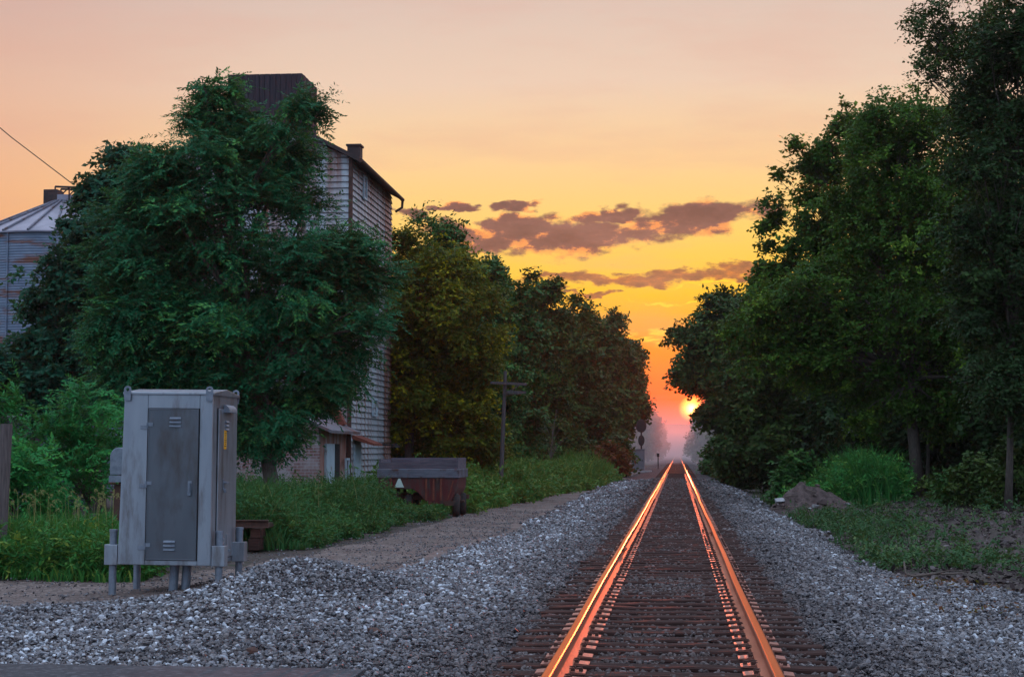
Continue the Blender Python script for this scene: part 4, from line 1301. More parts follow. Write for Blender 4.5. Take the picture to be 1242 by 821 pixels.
for i, (bl, Y, pc, sd, lab) in enumerate((
        ([(118, 490, 24, 16), (100, 515, 34, 18), (125, 530, 26, 20), (110, 560, 34, 24), (90, 580, 30, 22)], 30, 108, 21, 'tallest bright green sumac shrub, just left of the grey cabinet'),
        ([(58, 545, 28, 20), (40, 570, 34, 22), (72, 580, 30, 24), (62, 600, 34, 20)], 29, 58, 22, 'bright green sumac shrub in the middle of the thicket behind the grass'),
        ([(12, 500, 22, 10), (14, 545, 24, 18), (2, 575, 26, 22), (22, 590, 26, 22)], 27.5, 10, 23, 'sumac shrub growing up round the wooden post at the left edge'))):
    make_tree('sumac_shrub', lab, 'shrub', px_base(pc, Y), pxb(bl, Y, 1.0, 0.25, sd), 'sumac', r0=0.045, ncl=150 + 30 * (i == 0), seed=sd, nl=14,
              group='sumac shrubs left of the cabinet', twigs=4, per=16, tl=0.42, ll=0.10, lw=0.035, droop=0.0, spread=0.6, flat=0.6, pinn=1.0, inner=0.2)

make_tree('yellowing_tree', 'round tree with olive and yellowing leaves behind the hopper wagon', 'tree', px_base(497, 64), pxb([
    (500, 312, 36, 24), (545, 335, 36, 26), (576, 362, 26, 22), (505, 360, 60, 40), (552, 385, 52, 38), (580, 415, 26, 26), (500, 430, 60, 45), (550, 450, 52, 38), (580, 470, 24, 22), (520, 500, 60, 40), (562, 505, 36, 26), (490, 500, 36, 30), (560, 535, 40, 18)], 64, 1.0, 0.9, 6),
    'yellow', r0=0.22, ncl=2000, seed=13, nl=30, twigs=5, per=8, tl=0.5, ll=0.16, lw=0.10, droop=-0.15)
make_tree('locust_tree', 'feathery treetop standing just right of the mill, behind the yellowing tree', 'tree', px_base(515, 76), auto_blobs(510, 282, 540, 66, 76, 8, 31), 'mid', r0=0.2, ncl=1200, seed=14, twigs=5, per=8, tl=0.7, ll=0.2, lw=0.10, group='trees of the left bank')
left_row = [
    (572, 300, 560, 48, 88, 'mid', 'tall mid-green tree rising behind the yellowing tree'),
    (608, 322, 560, 46, 94, 'mid', 'dense tree behind the nearer utility pole'),
    (642, 340, 565, 46, 104, 'dark', 'dark round-topped tree right of the nearer utility pole'),
    (678, 362, 565, 40, 118, 'dark', 'dark tree behind the bare dead sapling'),
    (702, 388, 568, 36, 132, 'dark', 'thin-topped dark tree between the two densest trees of the left row'),
    (731, 384, 560, 30, 160, 'dark', 'loose-crowned dark tree standing above the red-brown bush'),
    (750, 418, 522, 28, 175, 'dark', 'last dark tree of the left row, standing over the signal'),
]
for i, (pc, pt, pbt, hw, Y, mt_, lab) in enumerate(left_row):
    make_tree('tree', lab, 'tree', px_base(pc, Y), auto_blobs(pc, pt, pbt, hw, Y, 10, 40 + i), mt_, r0=0.2, ncl=1150, seed=60 + i, group='trees of the left bank',
              twigs=5, per=7, tl=0.006 * Y, ll=0.0026 * Y, lw=0.0017 * Y, droop=-0.1, nl=18)
# bushes at the foot of the left row
for i, (pc, pt, hw, Y, mt_, lab, sd) in enumerate((
        (640, 500, 34, 98, 'mid', 'broad green bush behind the leaning utility pole', 71),
        (590, 528, 34, 84, 'mid', 'low green bush under the yellowing tree', 72),
        (690, 515, 30, 116, 'dark', 'dark bush behind the bare dead sapling', 73),
        (738, 545, 24, 122, 'red', 'red-brown bush at the edge of the gravel below the dark trees', 74),
        (746, 534, 16, 140, 'dark', 'dark bush between the red-brown bush and the signal case', 75),
        (500, 545, 40, 66, 'dark', 'dark bush behind the hopper wagon', 76),
        (560, 540, 30, 70, 'dark', 'shadowy bush right of the hopper wagon', 77))):
    make_tree('bush', lab, 'bush', px_base(pc, Y), auto_blobs(pc, pt, 582, hw, Y, 5, sd, lambda t: 1.0 - 0.5 * t), mt_, r0=0.05, ncl=330, seed=sd, nl=8, group='bushes at the foot of the left trees',
              twigs=4, per=7, tl=0.006 * Y, ll=0.0028 * Y, lw=0.0017 * Y, droop=0.0)
# misty trees beyond the signal
for i, (pc, pt, hw, Y, lab) in enumerate(((786, 499, 12, 330, 'pale misty tree just beyond the signal'), (796, 513, 9, 390, 'smaller misty tree at the bend of the mist, left of the rails'), (768, 490, 16, 320, 'misty tree behind the dark signal mast'),
                                          (860, 491, 20, 320, 'misty tree right of the rails under the sun'), (886, 492, 20, 270, 'misty tree on the right bank behind the dark overhanging tree'), (846, 524, 9, 380, 'farthest faint tree right of the vanishing rails'))):
    make_tree('tree', lab, 'tree', px_base(pc, Y), auto_blobs(pc, pt, 552, hw, Y, 7, 80 + i, lambda t: 1.0 - 0.55 * t), 'dark', r0=0.25, ncl=520, seed=80 + i, group='trees in the mist',
              twigs=4, per=7, tl=1.2, ll=0.6, lw=0.42, nl=8)
# bare sapling
bs = px_base(667, 88)
b = MB(); rnd = random.Random(5); z0 = Hs(*bs)
limbs(b, (bs[0], bs[1], z0 - .1), (bs[0] + 0.35, bs[1], 3.9), 0.055, [(bs[0] + rnd.uniform(-0.7, 0.9), bs[1] + rnd.uniform(-.5, .5), rnd.uniform(1.9, 3.9)) for _ in range(16)], rnd, 6)
tag(b.build('dead_sapling', M['pale_bark'], smooth=True, recalc=False), 'bare pale dead sapling in front of the dark trees', 'tree')

# --- right bank
make_tree('overhanging_tree', 'dark tree leaning over the rails above the setting sun', 'tree', px_base(905, 125), pxb([
    (868, 385, 26, 22), (845, 418, 24, 20), (890, 372, 26, 16), (880, 430, 46, 36), (838, 450, 18, 16), (915, 420, 40, 36), (848, 468, 13, 8), (868, 500, 12, 15), (898, 482, 30, 28), (915, 490, 40, 34), (896, 528, 18, 18), (908, 538, 28, 24), (925, 540, 36, 26)], 125, 1.0, 1.0, 7),
    'dark', ragged=0.2, r0=0.25, ncl=1700, seed=15, nl=26, twigs=5, per=8, tl=0.75, ll=0.34, lw=0.22, droop=-0.2)
make_tree('tree', 'dense dark tree behind the soil mound, right of the overhanging tree', 'tree', px_base(965, 92), pxb([
    (955, 372, 36, 26), (925, 400, 36, 28), (985, 400, 46, 40), (945, 440, 56, 42), (1000, 450, 50, 42), (925, 480, 42, 36), (975, 500, 60, 40), (920, 530, 44, 30), (1010, 530, 50, 34), (955, 555, 56, 26), (895, 555, 26, 20)], 92, 1.0, 1.0, 8),
    'dark', r0=0.25, ncl=1900, seed=16, nl=26, group='trees of the right bank', twigs=5, per=8, tl=0.6, ll=0.25, lw=0.16)
make_tree('airy_tree', 'airy tree whose loose boughs stand out against the sunset sky', 'tree', px_base(1072, 72), pxb([
    (1040, 145, 20, 16), (1000, 168, 22, 14), (955, 190, 22, 12), (985, 205, 26, 16), (940, 213, 12, 8), (1030, 200, 36, 26), (958, 245, 22, 14), (990, 255, 34, 22), (940, 268, 12, 10), (962, 295, 26, 16), (1020, 280, 44, 34), (945, 322, 20, 11), (985, 330, 38, 22), (1035, 340, 46, 36), (932, 345, 14, 9), (925, 366, 18, 11), (955, 358, 24, 15)], 72, 1.0, 0.8, 9),
    'olive', r0=0.2, ncl=780, ragged=0.22, seed=17, nl=30, top=at(1030, 150, 72), twigs=5, per=8, tl=0.5, ll=0.20, lw=0.13, group='trees of the right bank')
make_tree('ash_tree', 'largest green tree on the right, its grey trunk bare above the weeds', 'tree', px_base(1114, 63), pxb([
    (1060, 150, 34, 24), (1110, 130, 50, 34), (1070, 205, 36, 32), (1100, 200, 60, 46), (1160, 190, 60, 50), (1048, 275, 36, 34), (1085, 280, 70, 52), (1150, 280, 80, 60), (990, 345, 42, 22), (1000, 365, 60, 32), (925, 378, 26, 14), (930, 395, 44, 26), (1060, 365, 90, 50), (1150, 370, 80, 55),
    (1000, 410, 70, 36), (945, 435, 36, 20), (1090, 415, 80, 36), (1170, 450, 60, 45), (1045, 465, 44, 26), (1050, 505, 16, 14), (1150, 500, 36, 22)], 63, 0.95, 0.9, 10),
    'olive', r0=0.25, ncl=3600, seed=18, nl=40, top=at(1085, 190, 63), ragged=0.16, twigs=5, per=9, tl=0.5, ll=0.135, lw=0.09, droop=-0.12)
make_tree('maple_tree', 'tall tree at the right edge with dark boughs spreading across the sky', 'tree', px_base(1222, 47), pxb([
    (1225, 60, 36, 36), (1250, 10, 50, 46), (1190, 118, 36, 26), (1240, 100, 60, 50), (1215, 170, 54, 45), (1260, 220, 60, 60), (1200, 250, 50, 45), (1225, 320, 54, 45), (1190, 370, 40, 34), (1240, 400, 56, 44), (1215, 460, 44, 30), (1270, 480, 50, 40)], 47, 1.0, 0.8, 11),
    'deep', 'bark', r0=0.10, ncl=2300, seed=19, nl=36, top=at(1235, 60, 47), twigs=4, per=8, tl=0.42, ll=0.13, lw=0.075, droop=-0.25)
make_tree('sparse_tree', 'sparse treetop at the upper right, its thin dark sprays letting the sky through', 'tree', px_base(1290, 52), pxb([
    (1140, 22, 30, 12), (1170, -4, 34, 16), (1120, 46, 16, 8), (1160, 48, 34, 14), (1114, 86, 12, 5), (1145, 80, 32, 10), (1200, 40, 34, 26), (1195, 90, 34, 16), (1195, 5, 34, 20)], 52, 1.0, 0.8, 13),
    'dark', 'bark', r0=0.12, ncl=300, ragged=0.25, seed=24, nl=34, top=at(1195, 20, 52), twigs=4, per=8, tl=0.46, ll=0.13, lw=0.07, droop=-0.3)
rear = [(1060, 330, 600, 90, 84), (1140, 240, 600, 90, 76), (1215, 200, 600, 90, 70), (1290, 150, 600, 100, 64), (1100, 420, 605, 70, 72), (1180, 420, 610, 70, 66), (1250, 400, 615, 70, 60), (1340, 200, 610, 110, 70), (1010, 420, 590, 60, 100)]
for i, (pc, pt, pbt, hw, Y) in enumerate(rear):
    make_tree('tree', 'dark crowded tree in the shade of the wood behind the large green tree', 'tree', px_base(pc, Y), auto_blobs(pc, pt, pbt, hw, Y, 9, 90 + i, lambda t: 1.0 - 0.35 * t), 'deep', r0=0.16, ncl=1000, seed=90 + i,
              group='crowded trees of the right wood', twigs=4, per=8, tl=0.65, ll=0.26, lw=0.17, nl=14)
# second slim trunk beside the ash, undergrowth
make_tree('sapling', 'slim pale-stemmed sapling close beside the largest trunk on the right', 'tree', px_base(1124, 64), pxb([(1125, 330, 30, 26), (1135, 390, 34, 30), (1128, 440, 26, 22)], 64, 1.0, 0.3, 12), 'olive', 'pale_bark', r0=0.085, ncl=220, seed=20, nl=10, twigs=4, per=8, tl=0.45, ll=0.15, lw=0.09)
for i, (pc, pt, hw, Y, mt_, lab) in enumerate((
        (1148, 580, 28, 57, 'dark', 'dark low bush right of the largest trunk'), (1078, 580, 18, 62, 'olive', 'yellow-green bush left of the largest trunk'), (1190, 555, 34, 52, 'dark', 'dark bush under the tall edge tree'),
        (1240, 540, 36, 48, 'dark', 'dark bush at the right edge of the wood'), (1160, 575, 22, 53, 'mid', 'small green bush at the border of the bare soil'), (962, 558, 22, 63, 'mid', 'green bush just behind the soil mound'), (900, 560, 20, 100, 'dark', 'dark bush beside the ballast under the dense tree'),
        (875, 556, 14, 130, 'mid', 'grey-green bush beside the ballast below the sun'))):
    make_tree('bush', lab, 'bush', px_base(pc, Y), auto_blobs(pc, pt, 612 if Y < 80 else 578, hw, Y, 5, 110 + i, lambda t: 1.0 - 0.5 * t), mt_, r0=0.04, ncl=260, seed=110 + i, nl=8, group='bushes of the right bank',
              twigs=4, per=7, tl=0.0065 * Y, ll=0.0030 * Y, lw=0.0018 * Y)
# far woods closing the view, reading as one mass
wood = []
r = np.random.default_rng(77)
for i in range(46):
    side = -1 if i % 2 else 1
    y = 110 + 5.0 * i + r.uniform(-4, 4)
    x = side * (9 + 14 * r.random() + (6 if side < 0 and y < 130 else 0) + 0.015 * y)
    h = 7 + 5 * r.random()
    for t in (0.3, 0.62, 0.85):
        wood.append((x + r.uniform(-1, 1), y + r.uniform(-1, 1), h * t, 3.4 * (1.15 - 0.5 * t), 3.4, h * 0.24))
for x in np.arange(-62, -14, 4.0):
    h = 8 + 2 * r.random()
    for t in (0.3, 0.65): wood.append((x, 96 + r.uniform(-5, 5), h * t, 3.2, 3.2, h * 0.3))
for x in np.arange(11, 60, 4.0):
    h = 12 + 3 * r.random()
    for t in (0.25, 0.55, 0.8): wood.append((x, 104 + r.uniform(-5, 5), h * t, 3.4, 3.4, h * 0.22))
Pw, dw, kw_ = blob_points(wood, 9000, r, 0.3)
Vw, Fw, Tw = sprays(Pw, dw, r, 4, 7, 1.1, 0.5, 0.34)
tag(link('far_wood', np_mesh('far_wood', Vw, Fw, L['dark'], Tw)), 'continuous dark wood filling the distance behind both rows of trees', 'wood', None, 'stuff')

# ------------------------------------------------------------------ grass and weeds
def blades(X, Y, h, w, bend, r, tint):
    n = len(X); z = H(X, Y) - 0.03
    a = r.random(n) * 2 * math.pi; d = np.stack([np.cos(a), np.sin(a), np.zeros(n)], 1); s = np.stack([-np.sin(a), np.cos(a), np.zeros(n)], 1)
    yaw = r.random(n) * 2 * math.pi
    s = np.stack([np.cos(yaw), np.sin(yaw) * 0.5, np.zeros(n)], 1)
    P0 = np.stack([X, Y, z], 1); up = np.array([0, 0, 1.0])
    bnd = (bend * h)[:, None]
    lv = []
    for t, ww in ((0, 0.8), (0.40, 1.0), (0.75, 0.7), (1.0, 0.08)):
        c = P0 + up * (h * (t - 0.22 * bend * t * t * t))[:, None] + d * bnd * t ** 2.2
        lv.append(c - s * (w * ww / 2)[:, None]); lv.append(c + s * (w * ww / 2)[:, None])
    V = np.stack(lv, 1).reshape(-1, 3)
    base = (np.arange(n) * 8)[:, None]
    Fa = np.concatenate([base + np.array([[0, 1, 3, 2]]), base + np.array([[2, 3, 5, 4]]), base + np.array([[4, 5, 7, 6]])], 0)
    return V, Fa, np.repeat(tint, 8)


def region(n, y0, y1, xl, xr, r, pw=1.0):
    y = y0 + (y1 - y0) * r.random(n) ** pw
    lo = xl(y); hi = xr(y)
    return lo + (hi - lo) * r.random(n), y


def join(parts):
    Vs, Fs, Ts, o = [], [], [], 0
    for V, Fa, T in parts:
        Vs.append(V); Fs.append(Fa + o); Ts.append(T); o += len(V)
    return np.concatenate(Vs), np.concatenate(Fs), np.concatenate(Ts)


def weeds(X, Y, hgt, r, tl=0.22, ll=0.08, lw=0.035, stems=5):
    """leafy stems: small sprays stacked up a plant"""
    n = len(X); k = stems
    t = (np.arange(k) + 0.6) / k
    P = np.stack([np.repeat(X, k) + r.normal(size=n * k) * 0.06, np.repeat(Y, k) + r.normal(size=n * k) * 0.06, np.repeat(H(X, Y), k) + np.repeat(hgt, k) * np.tile(t, n)], 1)
    out = nrm(r.normal(size=P.shape) * np.array([1, 1, 0.2]) + np.array([0, 0, 0.8]))
    return sprays(P, out, r, 3, 6, tl, ll, lw, droop=0.1, spread=0.8, flat=0.2)


rg = np.random.default_rng(21)
# foxtail stand left of the cabinet
def gl(y): return y * 0 - 13.0 - (y - 23) * 0.35
def gr(y): return y * 0 - 7.15 - (y - 23) * 0.18
X, Y = region(9000, 23.2, 28.5, gl, gr, rg)
edge = np.clip((Y - 23.2) / 1.2, 0.25, 1)
h = (0.55 + 0.45 * rg.random(len(X))) * edge
A = blades(X, Y, h, 0.018 + 0.018 * rg.random(len(X)), 0.25 + 0.6 * rg.random(len(X)) ** 1.5, rg, np.clip(rg.beta(2, 3, len(X)) + 0.35 * (edge < 0.5) * rg.random(len(X)), 0, 1))
tag(link('tall_grass', np_mesh('tall_grass', *A[:2], L['grass'], A[2])), 'tall green grass at the left edge beside the cabinet', 'grass', None, 'stuff')
X, Y = region(700, 23.4, 28, gl, gr, rg)
B_ = weeds(X, Y, 0.35 + 0.35 * rg.random(len(X)), rg, 0.18, 0.11, 0.035)
tag(link('leafy_weeds', np_mesh('leafy_weeds', *B_[:2], L['grass'], B_[2])), 'leafy weeds mixed through the tall grass beside the cabinet', 'weeds', None, 'stuff')
# foxtail seed heads nodding above
X, Y = region(190, 24.6, 27.5, gl, gr, rg)
fx = []
for x, y in zip(X, Y):
    z0 = Hs(x, y); hh = 0.85 + 0.32 * rg.random(); a = rg.random() * 6.28; dx, dy = math.cos(a), math.sin(a)
    n = 60; t = rg.random(n)
    ang = t * 2.1
    c = np.stack([x + dx * (0.10 * np.sin(ang * 0.9) + 0.05), y + dy * 0.12 * np.sin(ang * 0.9), z0 + hh + 0.075 * np.sin(ang * 1.3) - 0.02 * t], 1)
    D = nrm(rg.normal(size=(n, 3)) + np.array([dx, dy, 0.0]) * 0.3)
    Vq, Fq = leaf_quads(c, D, nrm(rg.normal(size=(n, 3))), np.full(n, 0.022), np.full(n, 0.006))
    fx.append((Vq, Fq, np.repeat(rg.random(n), 4)))
    st = np.array([[x, y, z0], [x + 0.02 * dx, y, z0 + hh * 0.6], [x + dx * 0.05, y + dy * 0.0, z0 + hh]])
    for k in range(2):
        p0, p1 = st[k], st[k + 1]
        fx.append((np.array([p0 - [0.003, 0, 0], p0 + [0.003, 0, 0], p1 + [0.002, 0, 0], p1 - [0.002, 0, 0]]), np.array([[0, 1, 2, 3]]), np.full(4, 0.2)))
A = join(fx)
tag(link('foxtail_heads', np_mesh('foxtail_heads', *A[:2], L['straw'], A[2])), 'pale nodding foxtail seed heads above the tall grass', 'grass', None, 'stuff')
# weeds between cabinet and wagon
def wl(y): return -(8.6 + (y - 31) * 0.26)
def wr(y): return -(6.50 + 0.5 * hash_noise(y, 0, 0.8, 3)) + 0.6 * sm(42, 50, y)
X, Y = region(15000, 30.8, 52, wl, wr, rg, 1.15)
k = ~((np.abs(X - wx(512)) < 1.35) & (Y > 46.9) & (Y < 49.9))
X, Y = X[k], Y[k]
e = np.clip((wr(Y) - X) / 1.1, 0.22, 1)
h = (0.45 + 0.75 * rg.random(len(X)) ** 1.4) * e * (0.45 + 1.05 * hash_noise(X, Y, 0.65, 5))
h = np.where((X > -0.163 * Y) & (Y > 36), h * 0.32, np.where((X < -0.20 * Y) & (Y > 38), h * 0.62, h))
A = blades(X, Y, h, 0.022 + 0.02 * rg.random(len(X)), 0.15 + 0.5 * rg.random(len(X)), rg, np.clip(rg.beta(2, 3.2, len(X)), 0, 1))
X2, Y2 = region(1500, 31.2, 51, wl, wr, rg, 1.1)
k = ~((np.abs(X2 - wx(512)) < 1.4) & (Y2 > 46.6) & (Y2 < 49.9)); X2, Y2 = X2[k], Y2[k]
e2 = np.clip((wr(Y2) - X2) / 1.0, 0.3, 1)
e2 = np.where((X2 > -0.163 * Y2) & (Y2 > 36), e2 * 0.30, e2)
B_ = weeds(X2, Y2, (0.4 + 0.65 * rg.random(len(X2))) * e2, rg, 0.24, 0.10, 0.04)
X3 = wx(455) + (wx(538) - wx(455)) * rg.random(1500); Y3 = 44.6 + 2.2 * rg.random(1500)
q3 = (X3 - wx(455)) / (wx(538) - wx(455))
C_ = blades(X3, Y3, (0.45 + 0.5 * rg.random(1500)) * np.clip(1.05 - 2.0 * q3, 0.16, 1), np.full(1500, 0.022), 0.15 + 0.5 * rg.random(1500), rg, rg.beta(2, 3, 1500))
D_ = weeds(X3[:220], Y3[:220], (0.5 + 0.55 * rg.random(220)) * np.clip(1.05 - 2.0 * q3[:220], 0.14, 1), rg, 0.24, 0.10, 0.04)
A = join([A, B_, C_, D_])
tag(link('wild_weeds', np_mesh('wild_weeds', *A[:2], L['weed_dim'], A[2])), 'tangled green weeds between the cabinet and the hopper wagon', 'weeds', None, 'stuff')
def stalks(n, y0, y1, xl, xr, hmin, hmax, wd):
    X, Y = region(n, y0, y1, xl, xr, rg)
    return blades(X, Y, hmin + (hmax - hmin) * rg.random(n), np.full(n, wd), 0.05 + 0.2 * rg.random(n), rg, rg.random(n))


A = join([stalks(110, 31.5, 46, wl, lambda y: wr(y) - 0.5, 0.8, 1.45, 0.010), stalks(160, 55, 105, lambda y: -(9.5 + (y - 50) * 0.02), lambda y: lane_l(y) - 0.4, 0.9, 1.7, 0.016)])
tag(link('dry_stalks', np_mesh('dry_stalks', *A[:2], L['straw'], A[2])), 'dry pale stalks standing up through the weeds along the lane', 'weeds', None, 'stuff')
# dry tuft beside the cabinet
X = at(302, 630, 32.0)[0] + rg.normal(size=260) * 0.22; Y = 32 + rg.normal(size=260) * 0.25
A = blades(X, Y, 0.55 + 0.5 * rg.random(260), np.full(260, 0.016), 0.2 + 0.5 * rg.random(260), rg, rg.random(260))
tag(link('dry_tuft', np_mesh('dry_tuft', *A[:2], L['straw'], A[2])), 'tuft of dry yellow grass just right of the grey cabinet', 'grass', None, 'stuff')
# grass beyond the wagon
def fl(y): return -(9.5 + (y - 50) * 0.02)
def fr(y): return lane_l(y) + 0.2 + 0.6 * hash_noise(y, 0, 0.35, 3) + 0.5 * sm(60, 90, y)
X, Y = region(15000, 48, 112, fl, fr, rg, 1.2)
k = ~((np.abs(X - wx(512)) < 1.35) & (Y < 49.9)); X, Y = X[k], Y[k]
e = np.clip((fr(Y) - X) / 1.0, 0.25, 1)
h = (0.55 + 0.6 * rg.random(len(X))) * e * (0.40 + 1.25 * hash_noise(X, Y, 0.45, 7)) * (1 + 0.35 * sm(70, 95, Y))
A = blades(X, Y, h, (0.03 + 0.025 * rg.random(len(X))) * (Y / 65), 0.15 + 0.5 * rg.random(len(X)), rg, np.clip(rg.beta(2, 2.2, len(X)) , 0, 1))
X2, Y2 = region(700, 50, 110, fl, fr, rg)
e2 = np.clip((fr(Y2) - X2) / 1.0, 0.3, 1)
B_ = weeds(X2, Y2, (0.6 + 0.7 * rg.random(len(X2))) * e2, rg, 0.35, 0.2, 0.08)
A = join([A, B_])
tag(link('verge_grass', np_mesh('verge_grass', *A[:2], L['weed'], A[2])), 'rank light green grass along the lane beyond the hopper wagon', 'grass', None, 'stuff')
# right verge: low weeds and the tall green bank behind the mound
def rl(y): return bal_r(y) + 0.05
def rr_(y): return bal_r(y) + 2.6
X, Y = region(5600, 27, 75, rl, rr_, rg, 1.3)
k = rg.random(len(X)) < (0.05 + 0.95 * sm(0.46, 0.70, hash_noise(X, Y, 0.6, 11))) * sm(24, 42, Y) * (1 - 0.75 * np.clip((X - rl(Y)) / 2.6, 0, 1))
X, Y = X[k], Y[k]
h = (0.08 + 0.42 * rg.random(len(X)) ** 1.6) * (0.4 + 1.2 * hash_noise(X, Y, 0.7, 4)) * (0.5 + 0.5 * sm(27, 36, Y))
A = blades(X, Y, h, 0.02 + 0.02 * rg.random(len(X)), 0.2 + 0.6 * rg.random(len(X)), rg, rg.beta(2, 3, len(X)))
X2, Y2 = region(420, 30, 72, rl, rr_, rg, 1.2)
k = hash_noise(X2, Y2, 0.6, 11) > 0.52; X2, Y2 = X2[k], Y2[k]
B_ = weeds(X2, Y2, 0.12 + 0.3 * rg.random(len(X2)), rg, 0.2, 0.09, 0.045, 3)
A = join([A, B_])
tag(link('low_weeds', np_mesh('low_weeds', *A[:2], L['weed_low'], A[2])), 'patchy low green weeds beside the right-hand ballast', 'weeds', None, 'stuff')
def kl(y): return y * 0 + at(950, 590, 64)[0]
def kr(y): return y * 0 + at(1088, 590, 62)[0]
X, Y = region(7500, 59.2, 67, kl, kr, rg)
ctr = np.exp(-((X - at(1040, 590, 63)[0]) / 2.1) ** 2)
h = (0.45 + 0.9 * rg.random(len(X)) ** 1.3) * (0.25 + 1.05 * ctr) * (0.45 + 1.1 * hash_noise(X, Y, 0.75, 6))
A = blades(X, Y, h, 0.03 + 0.03 * rg.random(len(X)), 0.15 + 0.5 * rg.random(len(X)), rg, rg.beta(2, 2.4, len(X)))
X2, Y2 = region(600, 59.2, 66.5, kl, kr, rg)
ctr = np.exp(-((X2 - at(1035, 590, 63)[0]) / 1.5) ** 2)
B_ = weeds(X2, Y2, (0.7 + 0.8 * rg.random(len(X2))) * (0.35 + 0.9 * ctr), rg, 0.35, 0.16, 0.06)
A = join([A, B_])
tag(link('green_bank', np_mesh('green_bank', *A[:2], L['bank'], A[2])), 'bank of tall bright green weeds behind the soil mound', 'weeds', None, 'stuff')
# leaf litter and chips on the bare ground at the right
X, Y = region(24000, 17, 62, lambda y: bal_r(y) - 0.2, lambda y: bal_r(y) + 9.0, rg, 1.3)
Pl = np.stack([X, Y, H(X, Y) - 0.02 + 0.03 * rg.random(len(X))], 1)
D = nrm(rg.normal(size=Pl.shape) * np.array([1, 1, 0.25])); N = np.array([0, 0, 0.8]) + rg.normal(size=Pl.shape) * 0.8
ln = 0.05 + 0.12 * rg.random(len(X)) ** 2
Vq, Fq = leaf_quads(Pl, D, N, ln, ln * 0.5)
tag(link('leaf_litter', np_mesh('leaf_litter', Vq, Fq, L['litter'], np.repeat(rg.random(len(X)), 4))), 'brown leaf litter and chips on the bare soil at the right', 'leaf litter', None, 'stuff')
# sparse weeds in the litter
X, Y = region(380, 24, 58, lambda y: bal_r(y) + 1.5, lambda y: bal_r(y) + 8.5, rg, 1.2)
k = hash_noise(X, Y, 0.8, 17) > 0.55; X, Y = X[k], Y[k]
A = weeds(X, Y, 0.10 + 0.35 * rg.random(len(X)), rg, 0.22, 0.09, 0.045, 3)
tag(link('sparse_weeds', np_mesh('sparse_weeds', *A[:2], L['weed_low'], A[2])), 'scattered small weeds on the bare soil under the right-hand trees', 'weeds', None, 'stuff')
# rust-coloured dead leaves in two patches
pr = []
for (px, py, Y0, n) in ((1140, 705, 25.5, 260), (1185, 742, 21.5, 160), (1120, 700, 27, 160)):
    c = at(px, py, Y0)
    x = c[0] + rg.normal(size=n) * 0.45; y = Y0 + rg.normal(size=n) * 0.6
    Pl = np.stack([x, y, H(x, y) + 0.01 + 0.03 * rg.random(n)], 1)
    D = nrm(rg.normal(size=Pl.shape) * np.array([1, 1, 0.3])); N = np.array([0, 0, 1.0]) + rg.normal(size=Pl.shape) * 0.5
    Vq, Fq = leaf_quads(Pl, D, N, 0.05 + 0.05 * rg.random(n), 0.03 + 0.02 * rg.random(n)); pr.append((Vq, Fq, np.repeat(rg.random(n), 4)))
A = join(pr)
tag(link('dead_leaves', np_mesh('dead_leaves', *A[:2], L['red'], A[2])), 'rust-brown dead leaves lying in patches on the gravel at the right', 'leaves', None, 'stuff')
# fallen branch
c = at(1095, 690, 28.0); zb = Hs(c[0], 28.0)
b = MB()
b.tube([(c[0] + 0.02, 28, zb + 0.26), (c[0] + 0.03, 27.95, zb + 0.08), (c[0] + 0.15, 27.9, zb + 0.03), (c[0] + 0.45, 27.95, zb + 0.07), (c[0] + 0.8, 28.1, zb + 0.06), (c[0] + 1.05, 28.1, zb + 0.10)], [0.012, 0.02, 0.026, 0.022, 0.016, 0.007], 6)
b.tube([(c[0] + 0.5, 27.95, zb + 0.07), (c[0] + 0.7, 27.8, zb + 0.14), (c[0] + 0.9, 27.7, zb + 0.13)], [0.015, 0.01, 0.004], 5)
b.tube([(c[0] + 0.15, 27.9, zb + 0.03), (c[0] + 0.05, 27.7, zb + 0.07), (c[0] - 0.1, 27.6, zb + 0.05)], [0.014, 0.009, 0.004], 5)
tag(b.build('fallen_branch', M['stick'], smooth=True), 'crooked fallen branch on the gravel among the right-hand weeds', 'branch')
for (px, py, Y0, s, lab) in ((1215, 808, 12.6, 0.10, 'dark rock at the lower right corner of the gravel'), (455, 770, 15.8, 0.09, 'dark lump lying on the gravel below the cabinet'), (305, 810, 14.05, 0.06, 'dark lump at the edge of the asphalt')):
    c = at(px, py, Y0); tv, tf = TPL[int(px) % 12]
    tag(link('rock', np_mesh('rock', tv * s, tf, M['rust_dark']), None, (c[0], Y0, Hs(c[0], Y0) + s * 0.25 + (0.03 if px == 305 else 0))), lab, 'rock')

# ------------------------------------------------------------------ haze
def vol_mat(name, dens, col, aniso):
    m = bpy.data.materials.new(name); m.use_nodes = True
    nt = NT(m.node_tree); nt.n.clear()
    out = nt.new('ShaderNodeOutputMaterial'); v = nt.new('ShaderNodeVolumePrincipled')
    v.inputs['Color'].default_value = g(col); v.inputs['Density'].default_value = dens; v.inputs['Anisotropy'].default_value = aniso
    nt.l.new(v.outputs[0], out.inputs['Volume'])
    return m


HAZE = True
if HAZE:
    b = MB(); b.box((0, 520, 24.0), (1600, 1080, 54))
    setting(b.build('haze', vol_mat('haze', 0.00015, (0.95, 0.82, 0.80), 0.55)), 'stuff')
    b = MB(); b.box((0, 612, 3.0), (300, 775, 11))
    setting(b.build('mist', vol_mat('mist', 0.0058, (0.84, 0.78, 0.82), 0.55)), 'stuff')

